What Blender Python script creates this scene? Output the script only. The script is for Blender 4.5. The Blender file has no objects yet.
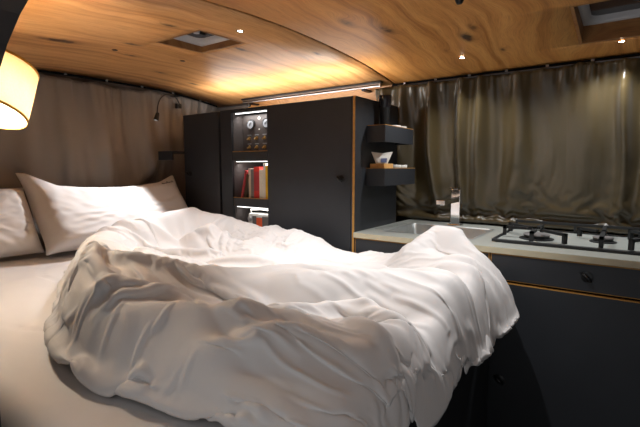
import bpy, bmesh, math, random
import numpy as np
from mathutils import Vector, Matrix

random.seed(7)
RNG = np.random.default_rng(11)
S = bpy.context.scene
COL = S.collection
PI = math.pi

# ------------------------------------------------------------------ camera
CAM_Z = 1.14
cam_d = bpy.data.cameras.new('camera')
cam = bpy.data.objects.new('camera', cam_d)
COL.objects.link(cam)
cam.location = (0, 0, CAM_Z)
cam.rotation_euler = (PI / 2 - math.atan(45.5 / 425.0), 0, math.radians(35.5))
cam_d.sensor_fit = 'HORIZONTAL'
cam_d.sensor_width = 36
cam_d.lens = 36 * 425.0 / 640.0
cam_d.clip_start = 0.02
S.camera = cam

# ------------------------------------------------------------------ world, exposure
W = bpy.data.worlds.new('world')
S.world = W
W.use_nodes = True
W.node_tree.nodes['Background'].inputs[0].default_value = (0.95, 0.97, 1.0, 1)
W.node_tree.nodes['Background'].inputs[1].default_value = 0.40
S.view_settings.view_transform = 'Standard'
S.view_settings.look = 'None'
S.view_settings.gamma = 1
S.view_settings.exposure = 0.22
S.view_settings.use_curve_mapping = False


def spot_light(name, loc, target, power, size_deg, blend=0.6, col=(0.96, 0.98, 1.0), rad=0.012):
    l = bpy.data.lights.new(name, 'SPOT')
    l.energy = power
    l.spot_size = math.radians(size_deg)
    l.spot_blend = blend
    l.color = col
    l.shadow_soft_size = rad
    o = bpy.data.objects.new(name, l)
    COL.objects.link(o)
    o.location = loc
    d = Vector(target) - Vector(loc)
    o.rotation_euler = d.to_track_quat('-Z', 'Y').to_euler()
    return o


def point_light(name, loc, power, col=(1, 0.8, 0.55), rad=0.02):
    l = bpy.data.lights.new(name, 'POINT')
    l.energy = power
    l.color = col
    l.shadow_soft_size = rad
    o = bpy.data.objects.new(name, l)
    COL.objects.link(o)
    o.location = loc
    return o


def area_light(name, loc, rot, sx, sy, power, col=(1, 0.93, 0.85)):
    l = bpy.data.lights.new(name, 'AREA')
    l.shape = 'RECTANGLE'
    l.size = sx
    l.size_y = sy
    l.energy = power
    l.color = col
    o = bpy.data.objects.new(name, l)
    COL.objects.link(o)
    o.location = loc
    o.rotation_euler = rot
    return o


# ------------------------------------------------------------------ materials
def srgb(r, g, b):
    f = lambda c: (c / 255 / 12.92) if c / 255 <= 0.04045 else ((c / 255 + 0.055) / 1.055) ** 2.4
    return (f(r), f(g), f(b), 1)


def new_mat(name):
    m = bpy.data.materials.new(name)
    m.use_nodes = True
    nt = m.node_tree
    b = nt.nodes['Principled BSDF']
    return m, nt, b


def ramp(nt, fac, stops):
    n = nt.nodes.new('ShaderNodeValToRGB')
    cr = n.color_ramp
    while len(cr.elements) < len(stops):
        cr.elements.new(0.5)
    for e, (p, c) in zip(cr.elements, stops):
        e.position = p
        e.color = c
    nt.links.new(fac, n.inputs[0])
    return n.outputs[0]


def coords(nt, scale=(1, 1, 1), loc=(0, 0, 0)):
    t = nt.nodes.new('ShaderNodeTexCoord')
    m = nt.nodes.new('ShaderNodeMapping')
    m.inputs['Scale'].default_value = scale
    m.inputs['Location'].default_value = loc
    nt.links.new(t.outputs['Object'], m.inputs[0])
    return m.outputs[0]


def noise(nt, vec, scale, detail=4, rough=0.55, dist=0.0):
    n = nt.nodes.new('ShaderNodeTexNoise')
    n.inputs['Scale'].default_value = scale
    n.inputs['Detail'].default_value = detail
    n.inputs['Roughness'].default_value = rough
    n.inputs['Distortion'].default_value = dist
    if vec is not None:
        nt.links.new(vec, n.inputs['Vector'])
    return n


def bump(nt, b, height, strength=0.2, dist=0.01):
    n = nt.nodes.new('ShaderNodeBump')
    n.inputs['Strength'].default_value = strength
    n.inputs['Distance'].default_value = dist
    nt.links.new(height, n.inputs['Height'])
    nt.links.new(n.outputs[0], b.inputs['Normal'])


def simple(name, col, rough=0.5, metal=0.0, var=0.12, nscale=8.0, bstr=0.05, spec=0.5, sheen=0.0):
    """plain surface with slight procedural variation of tone and relief"""
    m, nt, b = new_mat(name)
    v = coords(nt)
    n = noise(nt, v, nscale)
    lo = tuple(c * (1 - var) for c in col[:3]) + (1,)
    hi = tuple(min(1, c * (1 + var)) for c in col[:3]) + (1,)
    nt.links.new(ramp(nt, n.outputs['Fac'], [(0.3, lo), (0.7, hi)]), b.inputs['Base Color'])
    b.inputs['Roughness'].default_value = rough
    b.inputs['Metallic'].default_value = metal
    b.inputs['Specular IOR Level'].default_value = spec
    b.inputs['Sheen Weight'].default_value = sheen
    n2 = noise(nt, v, nscale * 30, 2)
    bump(nt, b, n2.outputs['Fac'], bstr, 0.001)
    return m


def emissive(name, col, strength):
    m, nt, b = new_mat(name)
    b.inputs['Base Color'].default_value = (0.9, 0.9, 0.9, 1)
    b.inputs['Emission Color'].default_value = col
    b.inputs['Emission Strength'].default_value = strength
    return m


def M(nt, op, a, b=None, c=None):
    n = nt.nodes.new('ShaderNodeMath')
    n.operation = op
    for i, x in enumerate((a, b, c)):
        if x is None:
            continue
        if isinstance(x, (int, float)):
            n.inputs[i].default_value = x
        else:
            nt.links.new(x, n.inputs[i])
    return n.outputs[0]


def oak_material(name, knots=(), tint=(1, 1, 1), grain_axis='Y', rough=0.42):
    """oiled oak veneer: long grain, cathedral figure, dark knots at fixed spots (x, y, radius, strength)"""
    m, nt, b = new_mat(name)
    t = nt.nodes.new('ShaderNodeTexCoord')
    P = t.outputs['Object']
    sep = nt.nodes.new('ShaderNodeSeparateXYZ')
    nt.links.new(P, sep.inputs[0])
    if grain_axis == 'Y':
        ax, al = sep.outputs[0], sep.outputs[1]
    elif grain_axis == 'X':
        ax, al = sep.outputs[1], sep.outputs[0]
    else:
        ax, al = sep.outputs[0], sep.outputs[2]
    # warp across the grain: broad cathedral bending plus the swirl round each knot
    cmb = nt.nodes.new('ShaderNodeCombineXYZ')
    nt.links.new(M(nt, 'MULTIPLY', ax, 2.2), cmb.inputs[0])
    nt.links.new(M(nt, 'MULTIPLY', al, 1.1), cmb.inputs[1])
    nt.links.new(M(nt, 'MULTIPLY', sep.outputs[2], 2.0), cmb.inputs[2])
    warp = noise(nt, cmb.outputs[0], 1.6, 2, 0.5)
    acc = M(nt, 'MULTIPLY', warp.outputs['Fac'], 0.20)
    dark = None
    for (kx, ky, r, s) in knots:
        dx = M(nt, 'DIVIDE', M(nt, 'SUBTRACT', ax, kx), r)
        dy = M(nt, 'DIVIDE', M(nt, 'SUBTRACT', al, ky), r * 2.6)
        d2 = M(nt, 'ADD', M(nt, 'MULTIPLY', dx, dx), M(nt, 'MULTIPLY', dy, dy))
        g = M(nt, 'POWER', 2.718, M(nt, 'MULTIPLY', d2, -0.35))
        acc = M(nt, 'ADD', acc, M(nt, 'MULTIPLY', g, 2.2 * r))
        k = M(nt, 'MULTIPLY', M(nt, 'POWER', 2.718, M(nt, 'MULTIPLY', d2, -1.1)), s * 2.4)
        dark = k if dark is None else M(nt, 'MAXIMUM', dark, k)
    a2 = M(nt, 'ADD', ax, acc)
    c2 = nt.nodes.new('ShaderNodeCombineXYZ')
    nt.links.new(M(nt, 'MULTIPLY', a2, 26.0), c2.inputs[0])
    nt.links.new(M(nt, 'MULTIPLY', al, 0.9), c2.inputs[1])
    bands = noise(nt, c2.outputs[0], 1.0, 5, 0.6)
    c3 = nt.nodes.new('ShaderNodeCombineXYZ')
    nt.links.new(M(nt, 'MULTIPLY', a2, 420.0), c3.inputs[0])
    nt.links.new(M(nt, 'MULTIPLY', al, 14.0), c3.inputs[1])
    pores = noise(nt, c3.outputs[0], 1.0, 3, 0.6)
    c1 = tuple(x * k for x, k in zip(srgb(168, 116, 66), tint)) + (1,)
    cm = tuple(x * k for x, k in zip(srgb(200, 148, 94), tint)) + (1,)
    ch = tuple(x * k for x, k in zip(srgb(214, 166, 112), tint)) + (1,)
    base = ramp(nt, bands.outputs['Fac'], [(0.33, c1), (0.47, cm), (0.62, ch)])
    mx = nt.nodes.new('ShaderNodeMixRGB')
    mx.blend_type = 'MULTIPLY'
    mx.inputs[0].default_value = 0.8
    nt.links.new(base, mx.inputs[1])
    nt.links.new(ramp(nt, pores.outputs['Fac'], [(0.3, (0.62, 0.55, 0.48, 1)), (0.52, (1, 1, 1, 1))]), mx.inputs[2])
    out = mx.outputs[0]
    if dark is not None:
        brk = noise(nt, P, 38.0, 4, 0.7)
        dk = M(nt, 'MULTIPLY', dark, M(nt, 'MULTIPLY_ADD', brk.outputs['Fac'], 1.8, -0.25))
        dkc = nt.nodes.new('ShaderNodeClamp')
        nt.links.new(dk, dkc.inputs[0])
        mk = nt.nodes.new('ShaderNodeMixRGB')
        nt.links.new(dkc.outputs[0], mk.inputs[0])
        nt.links.new(out, mk.inputs[1])
        mk.inputs[2].default_value = srgb(62, 34, 16)
        out = mk.outputs[0]
    nt.links.new(out, b.inputs['Base Color'])
    b.inputs['Roughness'].default_value = rough
    bump(nt, b, pores.outputs['Fac'], 0.12, 0.001)
    return m


def fabric_material(name, col, rough=0.55, sheen=0.3, weave=900.0, var=0.1, spec=0.4, bstr=0.15):
    m, nt, b = new_mat(name)
    v = coords(nt)
    n = noise(nt, v, 3.5, 4)
    lo = tuple(c * (1 - var) for c in col[:3]) + (1,)
    hi = tuple(min(1, c * (1 + var)) for c in col[:3]) + (1,)
    nt.links.new(ramp(nt, n.outputs['Fac'], [(0.3, lo), (0.7, hi)]), b.inputs['Base Color'])
    b.inputs['Roughness'].default_value = rough
    b.inputs['Sheen Weight'].default_value = sheen
    b.inputs['Sheen Roughness'].default_value = 0.4
    b.inputs['Specular IOR Level'].default_value = spec
    w = noise(nt, v, weave, 2)
    n3 = noise(nt, v, 45, 3)
    bump(nt, b, M(nt, 'ADD', M(nt, 'MULTIPLY', w.outputs['Fac'], 0.15), n3.outputs['Fac']), bstr, 0.002)
    return m


KN_A = [(-1.72, 0.76, 0.022, 1.0), (-1.60, 0.98, 0.014, 0.7), (-1.33, 1.30, 0.012, 0.8), (-1.98, 1.36, 0.013, 0.6),
        (-1.78, 1.08, 0.012, 0.6), (-1.28, 0.92, 0.012, 0.5), (-2.05, 1.62, 0.014, 0.7), (-1.10, 1.52, 0.010, 0.5)]
KN_B = [(-0.505, 1.64, 0.017, 1.0), (-0.72, 1.42, 0.020, 0.55), (-0.80, 1.28, 0.018, 0.5), (-0.46, 1.55, 0.012, 0.5),
        (-0.42, 1.83, 0.009, 0.5), (-0.62, 1.75, 0.008, 0.3), (0.25, 1.2, 0.02, 0.8)]
MAT = {}
MAT['oak_a'] = oak_material('oak_veneer_rear', KN_A, (1.04, 0.98, 0.90))
MAT['oak_b'] = oak_material('oak_veneer_front', KN_B, (0.96, 0.82, 0.56))
MAT['oak_frame'] = oak_material('oak_frame', (), (0.5, 0.42, 0.32), 'X', 0.5)
MAT['oak_strip'] = oak_material('oak_strip', [(-1.55, 1.51, 0.01, 0.6)], (1.1, 1.0, 0.9), 'X')
MAT['ply_edge'] = simple('plywood_edge', srgb(176, 126, 56), 0.55, 0, 0.15, 60)
MAT['ply_pale'] = simple('pale_plywood_edge', srgb(190, 180, 152), 0.5, 0, 0.06, 30)
MAT['black'] = simple('black_laminate', srgb(38, 40, 44), 0.5, 0, 0.1, 6, 0.06)
MAT['black_in'] = simple('dark_niche_laminate', srgb(74, 68, 66), 0.55, 0, 0.1, 6)
MAT['black_gap'] = simple('black_gap', srgb(12, 12, 13), 0.9, 0, 0.1, 8, 0.05, 0.1)
MAT['matt_black'] = simple('matt_black_metal', srgb(22, 22, 23), 0.42, 0.0)
MAT['iron'] = simple('cast_iron', srgb(46, 47, 48), 0.5, 0.3, 0.2, 60, 0.2)
MAT['steel'] = simple('brushed_steel', srgb(205, 208, 206), 0.48, 1.0, 0.06, 30)
MAT['chrome'] = simple('chrome', srgb(235, 235, 235), 0.06, 1.0, 0.02, 5, 0.0)
MAT['alu'] = simple('aluminium', srgb(170, 168, 170), 0.35, 1.0, 0.06, 30)
MAT['lit_steel'] = simple('pale_lit_steel', srgb(176, 180, 174), 0.25, 0, 0.03, 20, 0.01)  # steel hob plate; its bright reflection is put into a pale non-metal colour
MAT['worktop'] = simple('pale_stone_worktop', srgb(168, 170, 162), 0.28, 0, 0.05, 30, 0.02)
MAT['wall'] = simple('grey_wall_lining', srgb(118, 108, 102), 0.8, 0, 0.08, 6)
MAT['wall_dark'] = simple('dark_door_pillar', srgb(26, 20, 22), 0.5)
MAT['floor'] = simple('dark_vinyl_floor', srgb(48, 46, 44), 0.6, 0, 0.15, 14)
MAT['roof'] = simple('roof_skin', srgb(70, 68, 66), 0.7)
MAT['curtain'] = fabric_material('blackout_curtain', srgb(72, 60, 36), 0.33, 0.15, 700, 0.06, 0.8, 0.06)
MAT['curtain_rear'] = fabric_material('blackout_curtain_rear', srgb(136, 128, 121), 0.45, 0.2, 700, 0.06, 0.5, 0.10)
MAT['linen'] = fabric_material('white_cotton', srgb(212, 207, 204), 0.7, 0.1, 1200, 0.02, 0.3, 0.06)
MAT['sheet'] = fabric_material('white_sheet', srgb(214, 208, 205), 0.75, 0.1, 1200, 0.02, 0.3, 0.05)
MAT['white'] = simple('white_plastic', srgb(225, 222, 216), 0.4)
MAT['grey_plastic'] = simple('grey_plastic', srgb(165, 163, 166), 0.3)
MAT['smoke'] = simple('smoked_lid', srgb(38, 36, 40), 0.12)
MAT['led'] = emissive('led_lens', (1, 0.93, 0.82, 1), 60)
MAT['strip'] = emissive('led_strip', (1, 0.97, 0.94, 1), 3)
MAT['brass'] = simple('brass', srgb(200, 165, 105), 0.3, 1.0)
MAT['dial'] = simple('dial_face', srgb(150, 154, 160), 0.3)
MAT['red'] = simple('red_book_cloth', srgb(206, 46, 34), 0.6)
MAT['rose'] = simple('dark_red_book_cloth', srgb(172, 48, 52), 0.6)
MAT['cream'] = simple('cream_book_cloth', srgb(206, 196, 178), 0.6)
MAT['umber'] = simple('brown_book_cloth', srgb(74, 58, 40), 0.7)
MAT['grey_book'] = simple('grey_book_cloth', srgb(112, 108, 106), 0.6)
MAT['yellow'] = simple('yellow_book_cloth', srgb(240, 196, 20), 0.6)
MAT['page'] = simple('paper_pages', srgb(232, 226, 212), 0.8, 0, 0.1, 200)
MAT['orange'] = simple('orange_plastic', srgb(238, 92, 38), 0.45)
MAT['paper'] = simple('white_paper_bag', srgb(214, 208, 198), 0.7, 0, 0.08, 20)
MAT['blue_print'] = simple('slate_blue_print', srgb(86, 94, 128), 0.6)
MAT['pine'] = simple('pine_box', srgb(206, 158, 96), 0.6, 0, 0.2, 40)
MAT['gold_trim'] = simple('gold_piping', srgb(214, 158, 50), 0.5)
MAT['thread'] = simple('dark_embroidery', srgb(40, 40, 48), 0.8)

m, nt, b = new_mat('lamp_shade_cloth')
n = noise(nt, coords(nt), 260, 3)
nt.links.new(ramp(nt, n.outputs['Fac'], [(0.3, srgb(244, 226, 190)), (0.7, srgb(252, 238, 208))]), b.inputs['Base Color'])
b.inputs['Roughness'].default_value = 0.9
tr = nt.nodes.new('ShaderNodeBsdfTranslucent')
tr.inputs[0].default_value = srgb(250, 238, 212)
mix = nt.nodes.new('ShaderNodeMixShader')
mix.inputs[0].default_value = 0.27
nt.links.new(b.outputs[0], mix.inputs[1])
nt.links.new(tr.outputs[0], mix.inputs[2])
nt.links.new(mix.outputs[0], nt.nodes['Material Output'].inputs[0])
MAT['shade'] = m
MAT['bulb'] = emissive('warm_bulb', (1, 0.88, 0.70, 1), 12)


# ------------------------------------------------------------------ helpers
def tag(o, label=None, cat=None, group=None, kind=None):
    if label: o['label'] = label
    if cat: o['category'] = cat
    if group: o['group'] = group
    if kind: o['kind'] = kind
    return o


def empty(name, loc=(0, 0, 0), label=None, cat=None, group=None, kind=None):
    o = bpy.data.objects.new(name, None)
    o.empty_display_size = 0.05
    COL.objects.link(o)
    o.location = loc
    return tag(o, label, cat, group, kind)


WORLD = {}


def put(name, me, mat, parent=None, smooth=False):
    o = bpy.data.objects.new(name, me)
    COL.objects.link(o)
    if mat is not None and not me.materials:
        me.materials.append(MAT[mat] if isinstance(mat, str) else mat)
    if smooth:
        me.polygons.foreach_set('use_smooth', [True] * len(me.polygons))
    if parent is not None:
        o.parent = parent
        # meshes are written in world coordinates: cancel the parents' offsets
        off = Vector((0, 0, 0))
        p = parent
        while p is not None:
            off += p.location
            p = p.parent
        o.location = -off
    return o


def bm_obj(name, bm, mat, parent=None, smooth=False):
    me = bpy.data.meshes.new(name)
    bm.normal_update()
    bm.to_mesh(me)
    bm.free()
    return put(name, me, mat, parent, smooth)


def add_box(bm, x0, x1, y0, y1, z0, z1, bev=0.0, mi=0):
    r = bmesh.ops.create_cube(bm, size=1.0)
    vs = r['verts']
    for v in vs:
        v.co = Vector((x0 + (v.co.x + 0.5) * (x1 - x0), y0 + (v.co.y + 0.5) * (y1 - y0), z0 + (v.co.z + 0.5) * (z1 - z0)))
    if bev > 0:
        es = list({e for v in vs for e in v.link_edges})
        r2 = bmesh.ops.bevel(bm, geom=es, offset=bev, segments=2, affect='EDGES', profile=0.6)
    return bm


def box(name, x0, x1, y0, y1, z0, z1, mat, parent=None, bev=0.0015):
    bm = bmesh.new()
    add_box(bm, x0, x1, y0, y1, z0, z1, bev)
    return bm_obj(name, bm, mat, parent)


def frame_of(d):
    d = Vector(d).normalized()
    a = Vector((0, 0, 1)) if abs(d.z) < 0.9 else Vector((1, 0, 0))
    u = d.cross(a).normalized()
    return u, d.cross(u).normalized(), d


def lathe_bm(bm, prof, origin, axis=(0, 0, 1), n=24, close=True):
    """prof: list of (radius, height along axis)"""
    u, v, d = frame_of(axis)
    O = Vector(origin)
    rings = []
    for (r, h) in prof:
        if r < 1e-6:
            rings.append([bm.verts.new(O + d * h)])
        else:
            rings.append([bm.verts.new(O + d * h + (u * math.cos(2 * PI * k / n) + v * math.sin(2 * PI * k / n)) * r) for k in range(n)])
    for a, b in zip(rings[:-1], rings[1:]):
        if len(a) == 1 and len(b) == 1:
            continue
        for k in range(n):
            k2 = (k + 1) % n
            if len(a) == 1:
                bm.faces.new((a[0], b[k], b[k2]))
            elif len(b) == 1:
                bm.faces.new((a[k], b[0], a[k2]))
            else:
                bm.faces.new((a[k], b[k], b[k2], a[k2]))
    return bm


def lathe(name, prof, origin, mat, parent=None, axis=(0, 0, 1), n=24, smooth=True):
    bm = bmesh.new()
    lathe_bm(bm, prof, origin, axis, n)
    bmesh.ops.recalc_face_normals(bm, faces=bm.faces)
    o = bm_obj(name, bm, mat, parent, smooth)
    if smooth:
        md = o.modifiers.new('edges', 'EDGE_SPLIT')
        md.split_angle = math.radians(40)
    return o


def tube_bm(bm, pts, r, n=10):
    pts = [Vector(p) for p in pts]
    rings = []
    u = None
    for i, p in enumerate(pts):
        d = (pts[min(i + 1, len(pts) - 1)] - pts[max(i - 1, 0)]).normalized()
        if u is None:
            u = frame_of(d)[0]
        u = (u - d * u.dot(d)).normalized()
        v = d.cross(u)
        rr = r[i] if isinstance(r, (list, tuple)) else r
        rings.append([bm.verts.new(p + (u * math.cos(2 * PI * k / n) + v * math.sin(2 * PI * k / n)) * rr) for k in range(n)])
    for a, b in zip(rings[:-1], rings[1:]):
        for k in range(n):
            bm.faces.new((a[k], a[(k + 1) % n], b[(k + 1) % n], b[k]))
    bm.faces.new(list(reversed(rings[0])))
    bm.faces.new(rings[-1])
    return bm


def tube(name, pts, r, mat, parent=None, n=10):
    bm = bmesh.new()
    tube_bm(bm, pts, r, n)
    bmesh.ops.recalc_face_normals(bm, faces=bm.faces)
    return bm_obj(name, bm, mat, parent, True)


def copy_tree(o, parent=None, delta=(0, 0, 0)):
    c = o.copy()
    COL.objects.link(c)
    c.parent = parent
    if parent is None:
        c.location = Vector(o.location) + Vector(delta)
    for ch in list(o.children):
        copy_tree(ch, c)
    return c


def grid_obj(name, P, mat, parent=None, thick=0.0, smooth=True, close_u=False):
    """P: (n, m, 3) array of world points"""
    n, m_, _ = P.shape
    idx = np.arange(n * m_).reshape(n, m_)
    q = np.stack([idx[:-1, :-1], idx[1:, :-1], idx[1:, 1:], idx[:-1, 1:]], -1).reshape(-1, 4)
    me = bpy.data.meshes.new(name)
    me.from_pydata(P.reshape(-1, 3).tolist(), [], q.tolist())
    me.update()
    o = put(name, me, mat, parent, smooth)
    if thick:
        md = o.modifiers.new('thickness', 'SOLIDIFY')
        md.thickness = thick
        md.offset = 0
    return o


# numpy gradient noise on a lattice
def nz(x, y, seed=0):
    r = np.random.default_rng(seed)
    T = r.uniform(0, 2 * PI, (256,))
    perm = r.permutation(256)
    xi = np.floor(x).astype(int); yi = np.floor(y).astype(int)
    xf = x - xi; yf = y - yi
    def g(ix, iy, dx, dy):
        a = T[perm[(perm[ix & 255] + iy) & 255]]
        return np.cos(a) * dx + np.sin(a) * dy
    u = xf ** 3 * (xf * (xf * 6 - 15) + 10)
    v = yf ** 3 * (yf * (yf * 6 - 15) + 10)
    a = g(xi, yi, xf, yf) * (1 - u) + g(xi + 1, yi, xf - 1, yf) * u
    b_ = g(xi, yi + 1, xf, yf - 1) * (1 - u) + g(xi + 1, yi + 1, xf - 1, yf - 1) * u
    return (a * (1 - v) + b_ * v) * 1.5


# position based cloth on a grid
def cloth(P, rest_scale, steps, iters, collide, grav=-0.0006, bend=0.25, pin=None, pin_k=0.2, damp=0.92, force=None, rest=None):
    P = P.copy()
    P0 = P.copy()
    prev = P.copy()
    n, m_, _ = P.shape
    R = P0 if rest is None else rest
    sets = []
    def L(sa, sb, k, ax):
        l0 = np.linalg.norm(R[sa] - R[sb], axis=-1)
        s = rest_scale[sa].mean(-1) if ax is None else rest_scale[sa + (ax,)]
        sets.append((sa, sb, l0 * s, k))
    sl = slice
    for o in (0, 1):
        na = (n - o) // 2; ma = (m_ - o) // 2
        L((sl(o, o + 2 * na, 2), sl(None)), (sl(o + 1, o + 2 * na, 2), sl(None)), 1.0, 0)
        L((sl(None), sl(o, o + 2 * ma, 2)), (sl(None), sl(o + 1, o + 2 * ma, 2)), 1.0, 1)
    for o in (0, 1):
        na = (n - o) // 2
        L((sl(o, o + 2 * na, 2), sl(0, m_ - 1)), (sl(o + 1, o + 2 * na, 2), sl(1, m_)), 0.35, None)
        L((sl(o, o + 2 * na, 2), sl(1, m_)), (sl(o + 1, o + 2 * na, 2), sl(0, m_ - 1)), 0.35, None)
    bsets = []
    for st in (2, 4):
        for ax in (0, 1):
            for o in range(st):
                N = (n, m_)[ax]
                k = (N - o - 1) // st
                if k < 1:
                    continue
                for h in (0, 1):
                    i0 = np.arange(o, N - st, st)[h::2]
                    if len(i0) == 0:
                        continue
                    if ax == 0:
                        sa = (i0, sl(None)); sb = (i0 + st, sl(None))
                    else:
                        sa = (sl(None), i0); sb = (sl(None), i0 + st)
                    l0 = np.linalg.norm(R[sa] - R[sb], axis=-1)
                    sc = rest_scale[..., ax][sa]
                    bsets.append((sa, sb, l0 * sc, bend * (1.0 if st == 2 else 0.4)))
    for s in range(steps):
        vel = (P - prev) * damp
        prev = P.copy()
        P = P + vel
        P[..., 2] += grav
        if force is not None:
            P += force(P)
        for it in range(iters):
            for sa, sb, l0, k in sets + (bsets if it % 2 == 0 else []):
                d = P[sb] - P[sa]
                ln = np.linalg.norm(d, axis=-1) + 1e-9
                c = ((ln - l0) / ln * 0.5 * k)[..., None] * d
                P[sa] += c
                P[sb] -= c
        if pin is not None:
            P += (P0 - P) * (pin * pin_k)[..., None]
        P = collide(P)
    return P


# ------------------------------------------------------------------ setting: shell of the van
ROOFP = [(0.05, 1.50), (0.20, 1.545), (0.45, 1.583), (0.80, 1.608), (1.00, 1.624), (1.20, 1.631), (1.42, 1.629), (1.65, 1.62), (1.80, 1.608), (1.92, 1.594), (2.02, 1.580), (2.11, 1.566)]


def roof_z(y):
    return np.interp(y, [p[0] for p in ROOFP], [p[1] for p in ROOFP])


def smooth_roof(y):
    y = np.asarray(y, float)
    return (roof_z(y - 0.06) + roof_z(y) * 2 + roof_z(y + 0.06)) / 4


VENTS = [(-1.515, -1.25, 1.02, 1.25), (-0.168, 0.21, 1.53, 1.90)]


def ceiling_panel(name, xa, xb, mat, holes, parent):
    xs = sorted(set([xa, xb] + [h[0] for h in holes] + [h[1] for h in holes] + list(np.linspace(xa, xb, 8))))
    ys = sorted(set(list(np.linspace(0.05, 2.10, 60)) + [h[2] for h in holes] + [h[3] for h in holes]))
    ys = np.array(ys); zs = smooth_roof(ys)
    bm = bmesh.new()
    V = [[bm.verts.new((x, y, z)) for y, z in zip(ys, zs)] for x in xs]
    for i in range(len(xs) - 1):
        for j in range(len(ys) - 1):
            cx = (xs[i] + xs[i + 1]) / 2; cy = (ys[j] + ys[j + 1]) / 2
            if any(h[0] < cx < h[1] and h[2] < cy < h[3] for h in holes):
                continue
            bm.faces.new((V[i][j], V[i][j + 1], V[i + 1][j + 1], V[i + 1][j]))
    o = bm_obj(name, bm, mat, parent, True)
    md = o.modifiers.new('thickness', 'SOLIDIFY')
    md.thickness = 0.008
    md.offset = -1
    return o


ceil = empty('ceiling', (0, 1.1, 1.62), kind='structure')
ceiling_panel('ceiling_panel', -2.40, -1.010, 'oak_a', [VENTS[0]], ceil)
ceiling_panel('ceiling_panel', -0.995, 1.30, 'oak_b', [VENTS[1]], ceil)
# roof skin above the panels
ys = np.linspace(0.02, 2.12, 24)
P = np.array([[(x, y, float(smooth_roof(y)) + 0.085) for y in ys] for x in (-2.44, 1.32)])
o = grid_obj('roof_skin', P, 'roof', ceil, 0.01)
# dark joint behind the seam
P = np.array([[(x, y, float(smooth_roof(y)) + 0.010) for y in ys] for x in (-1.02, -0.98)])
grid_obj('seam_backing', P, 'black_gap', ceil, 0.002)

tag(box('floor', -2.42, 1.32, 0.10, 2.28, -0.04, 0.0, 'floor'), kind='structure')
# kitchen side wall: leans in towards the roof
bm = bmesh.new()
pf = [(2.28, 0.0), (2.26, 0.85), (2.09, 1.56), (2.16, 1.60), (2.34, 0.85), (2.36, 0.0)]
va = [bm.verts.new((-2.42, y, z)) for y, z in pf]
vb = [bm.verts.new((1.32, y, z)) for y, z in pf]
for k in range(6):
    bm.faces.new((va[k], va[(k + 1) % 6], vb[(k + 1) % 6], vb[k]))
bm.faces.new(list(reversed(va))); bm.faces.new(vb)
bmesh.ops.recalc_face_normals(bm, faces=bm.faces)
tag(bm_obj('wall_right', bm, 'wall'), kind='structure')
tag(box('wall_rear', -2.48, -2.405, 0.10, 2.28, 0.0, 1.72, 'wall'), kind='structure')

tag(box('wall_front_unseen', 1.325, 1.38, 0.10, 2.28, 0.0, 1.72, 'wall'), kind='structure')  # unseen front end, added to keep outside light off the kitchen fronts


# door-side wall with the rounded sliding-door opening the picture is taken through
def door_wall():
    y0, y1 = 0.14, 0.20
    ox0, ox1, oz0, oz1, r = -0.70, 1.20, 0.20, 1.336, 0.30
    def rr(x0, x1, z0, z1, r, n=10):
        pts = []
        for (cx, cz, a0) in ((x0 + r, z0 + r, PI), (x1 - r, z0 + r, 1.5 * PI), (x1 - r, z1 - r, 0), (x0 + r, z1 - r, 0.5 * PI)):
            for k in range(n + 1):
                a = a0 + 0.5 * PI * k / n
                pts.append((cx + r * math.cos(a), cz + r * math.sin(a)))
        return pts
    inn = rr(ox0, ox1, oz0, oz1, r)
    out = rr(-2.42, 1.32, 0.0, 1.535, 0.02)
    bm = bmesh.new()
    N = len(inn)
    A = [[bm.verts.new((p[0], y, p[1])) for p in loop] for loop in (inn, out) for y in (y0, y1)]
    for k in range(N):
        j = (k + 1) % N
        bm.faces.new((A[0][k], A[0][j], A[2][j], A[2][k]))
        bm.faces.new((A[1][k], A[3][k], A[3][j], A[1][j]))
        bm.faces.new((A[0][k], A[1][k], A[1][j], A[0][j]))
        bm.faces.new((A[2][k], A[2][j], A[3][j], A[3][k]))
    bmesh.ops.recalc_face_normals(bm, faces=bm.faces)
    return bm_obj('wall_left', bm, 'wall_dark')


tag(door_wall(), kind='structure')

# oak strip on the wall above the tall cupboards, rounded at its rear end
bm = bmesh.new()
pts = []
for k in range(9):
    a = PI / 2 + PI / 2 * k / 8
    pts.append((-2.02 + 0.06 * math.cos(a), 1.515 + 0.06 * math.sin(a)))
pts += [(-2.08, 1.40), (-1.02, 1.40), (-1.02, 1.575)]
fa = []
ywall = lambda z: float(np.interp(z, [0.85, 1.56], [2.26, 2.09])) - 0.012
va = [bm.verts.new((x, ywall(z), z)) for x, z in pts]
vb = [bm.verts.new((x, ywall(z) + 0.010, z)) for x, z in pts]
bm.faces.new(va); bm.faces.new(list(reversed(vb)))
for k in range(len(pts)):
    j = (k + 1) % len(pts)
    bm.faces.new((va[k], vb[k], vb[j], va[j]))
bmesh.ops.recalc_face_normals(bm, faces=bm.faces)
tag(bm_obj('trim_1', bm, 'oak_strip'), kind='structure')


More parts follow.
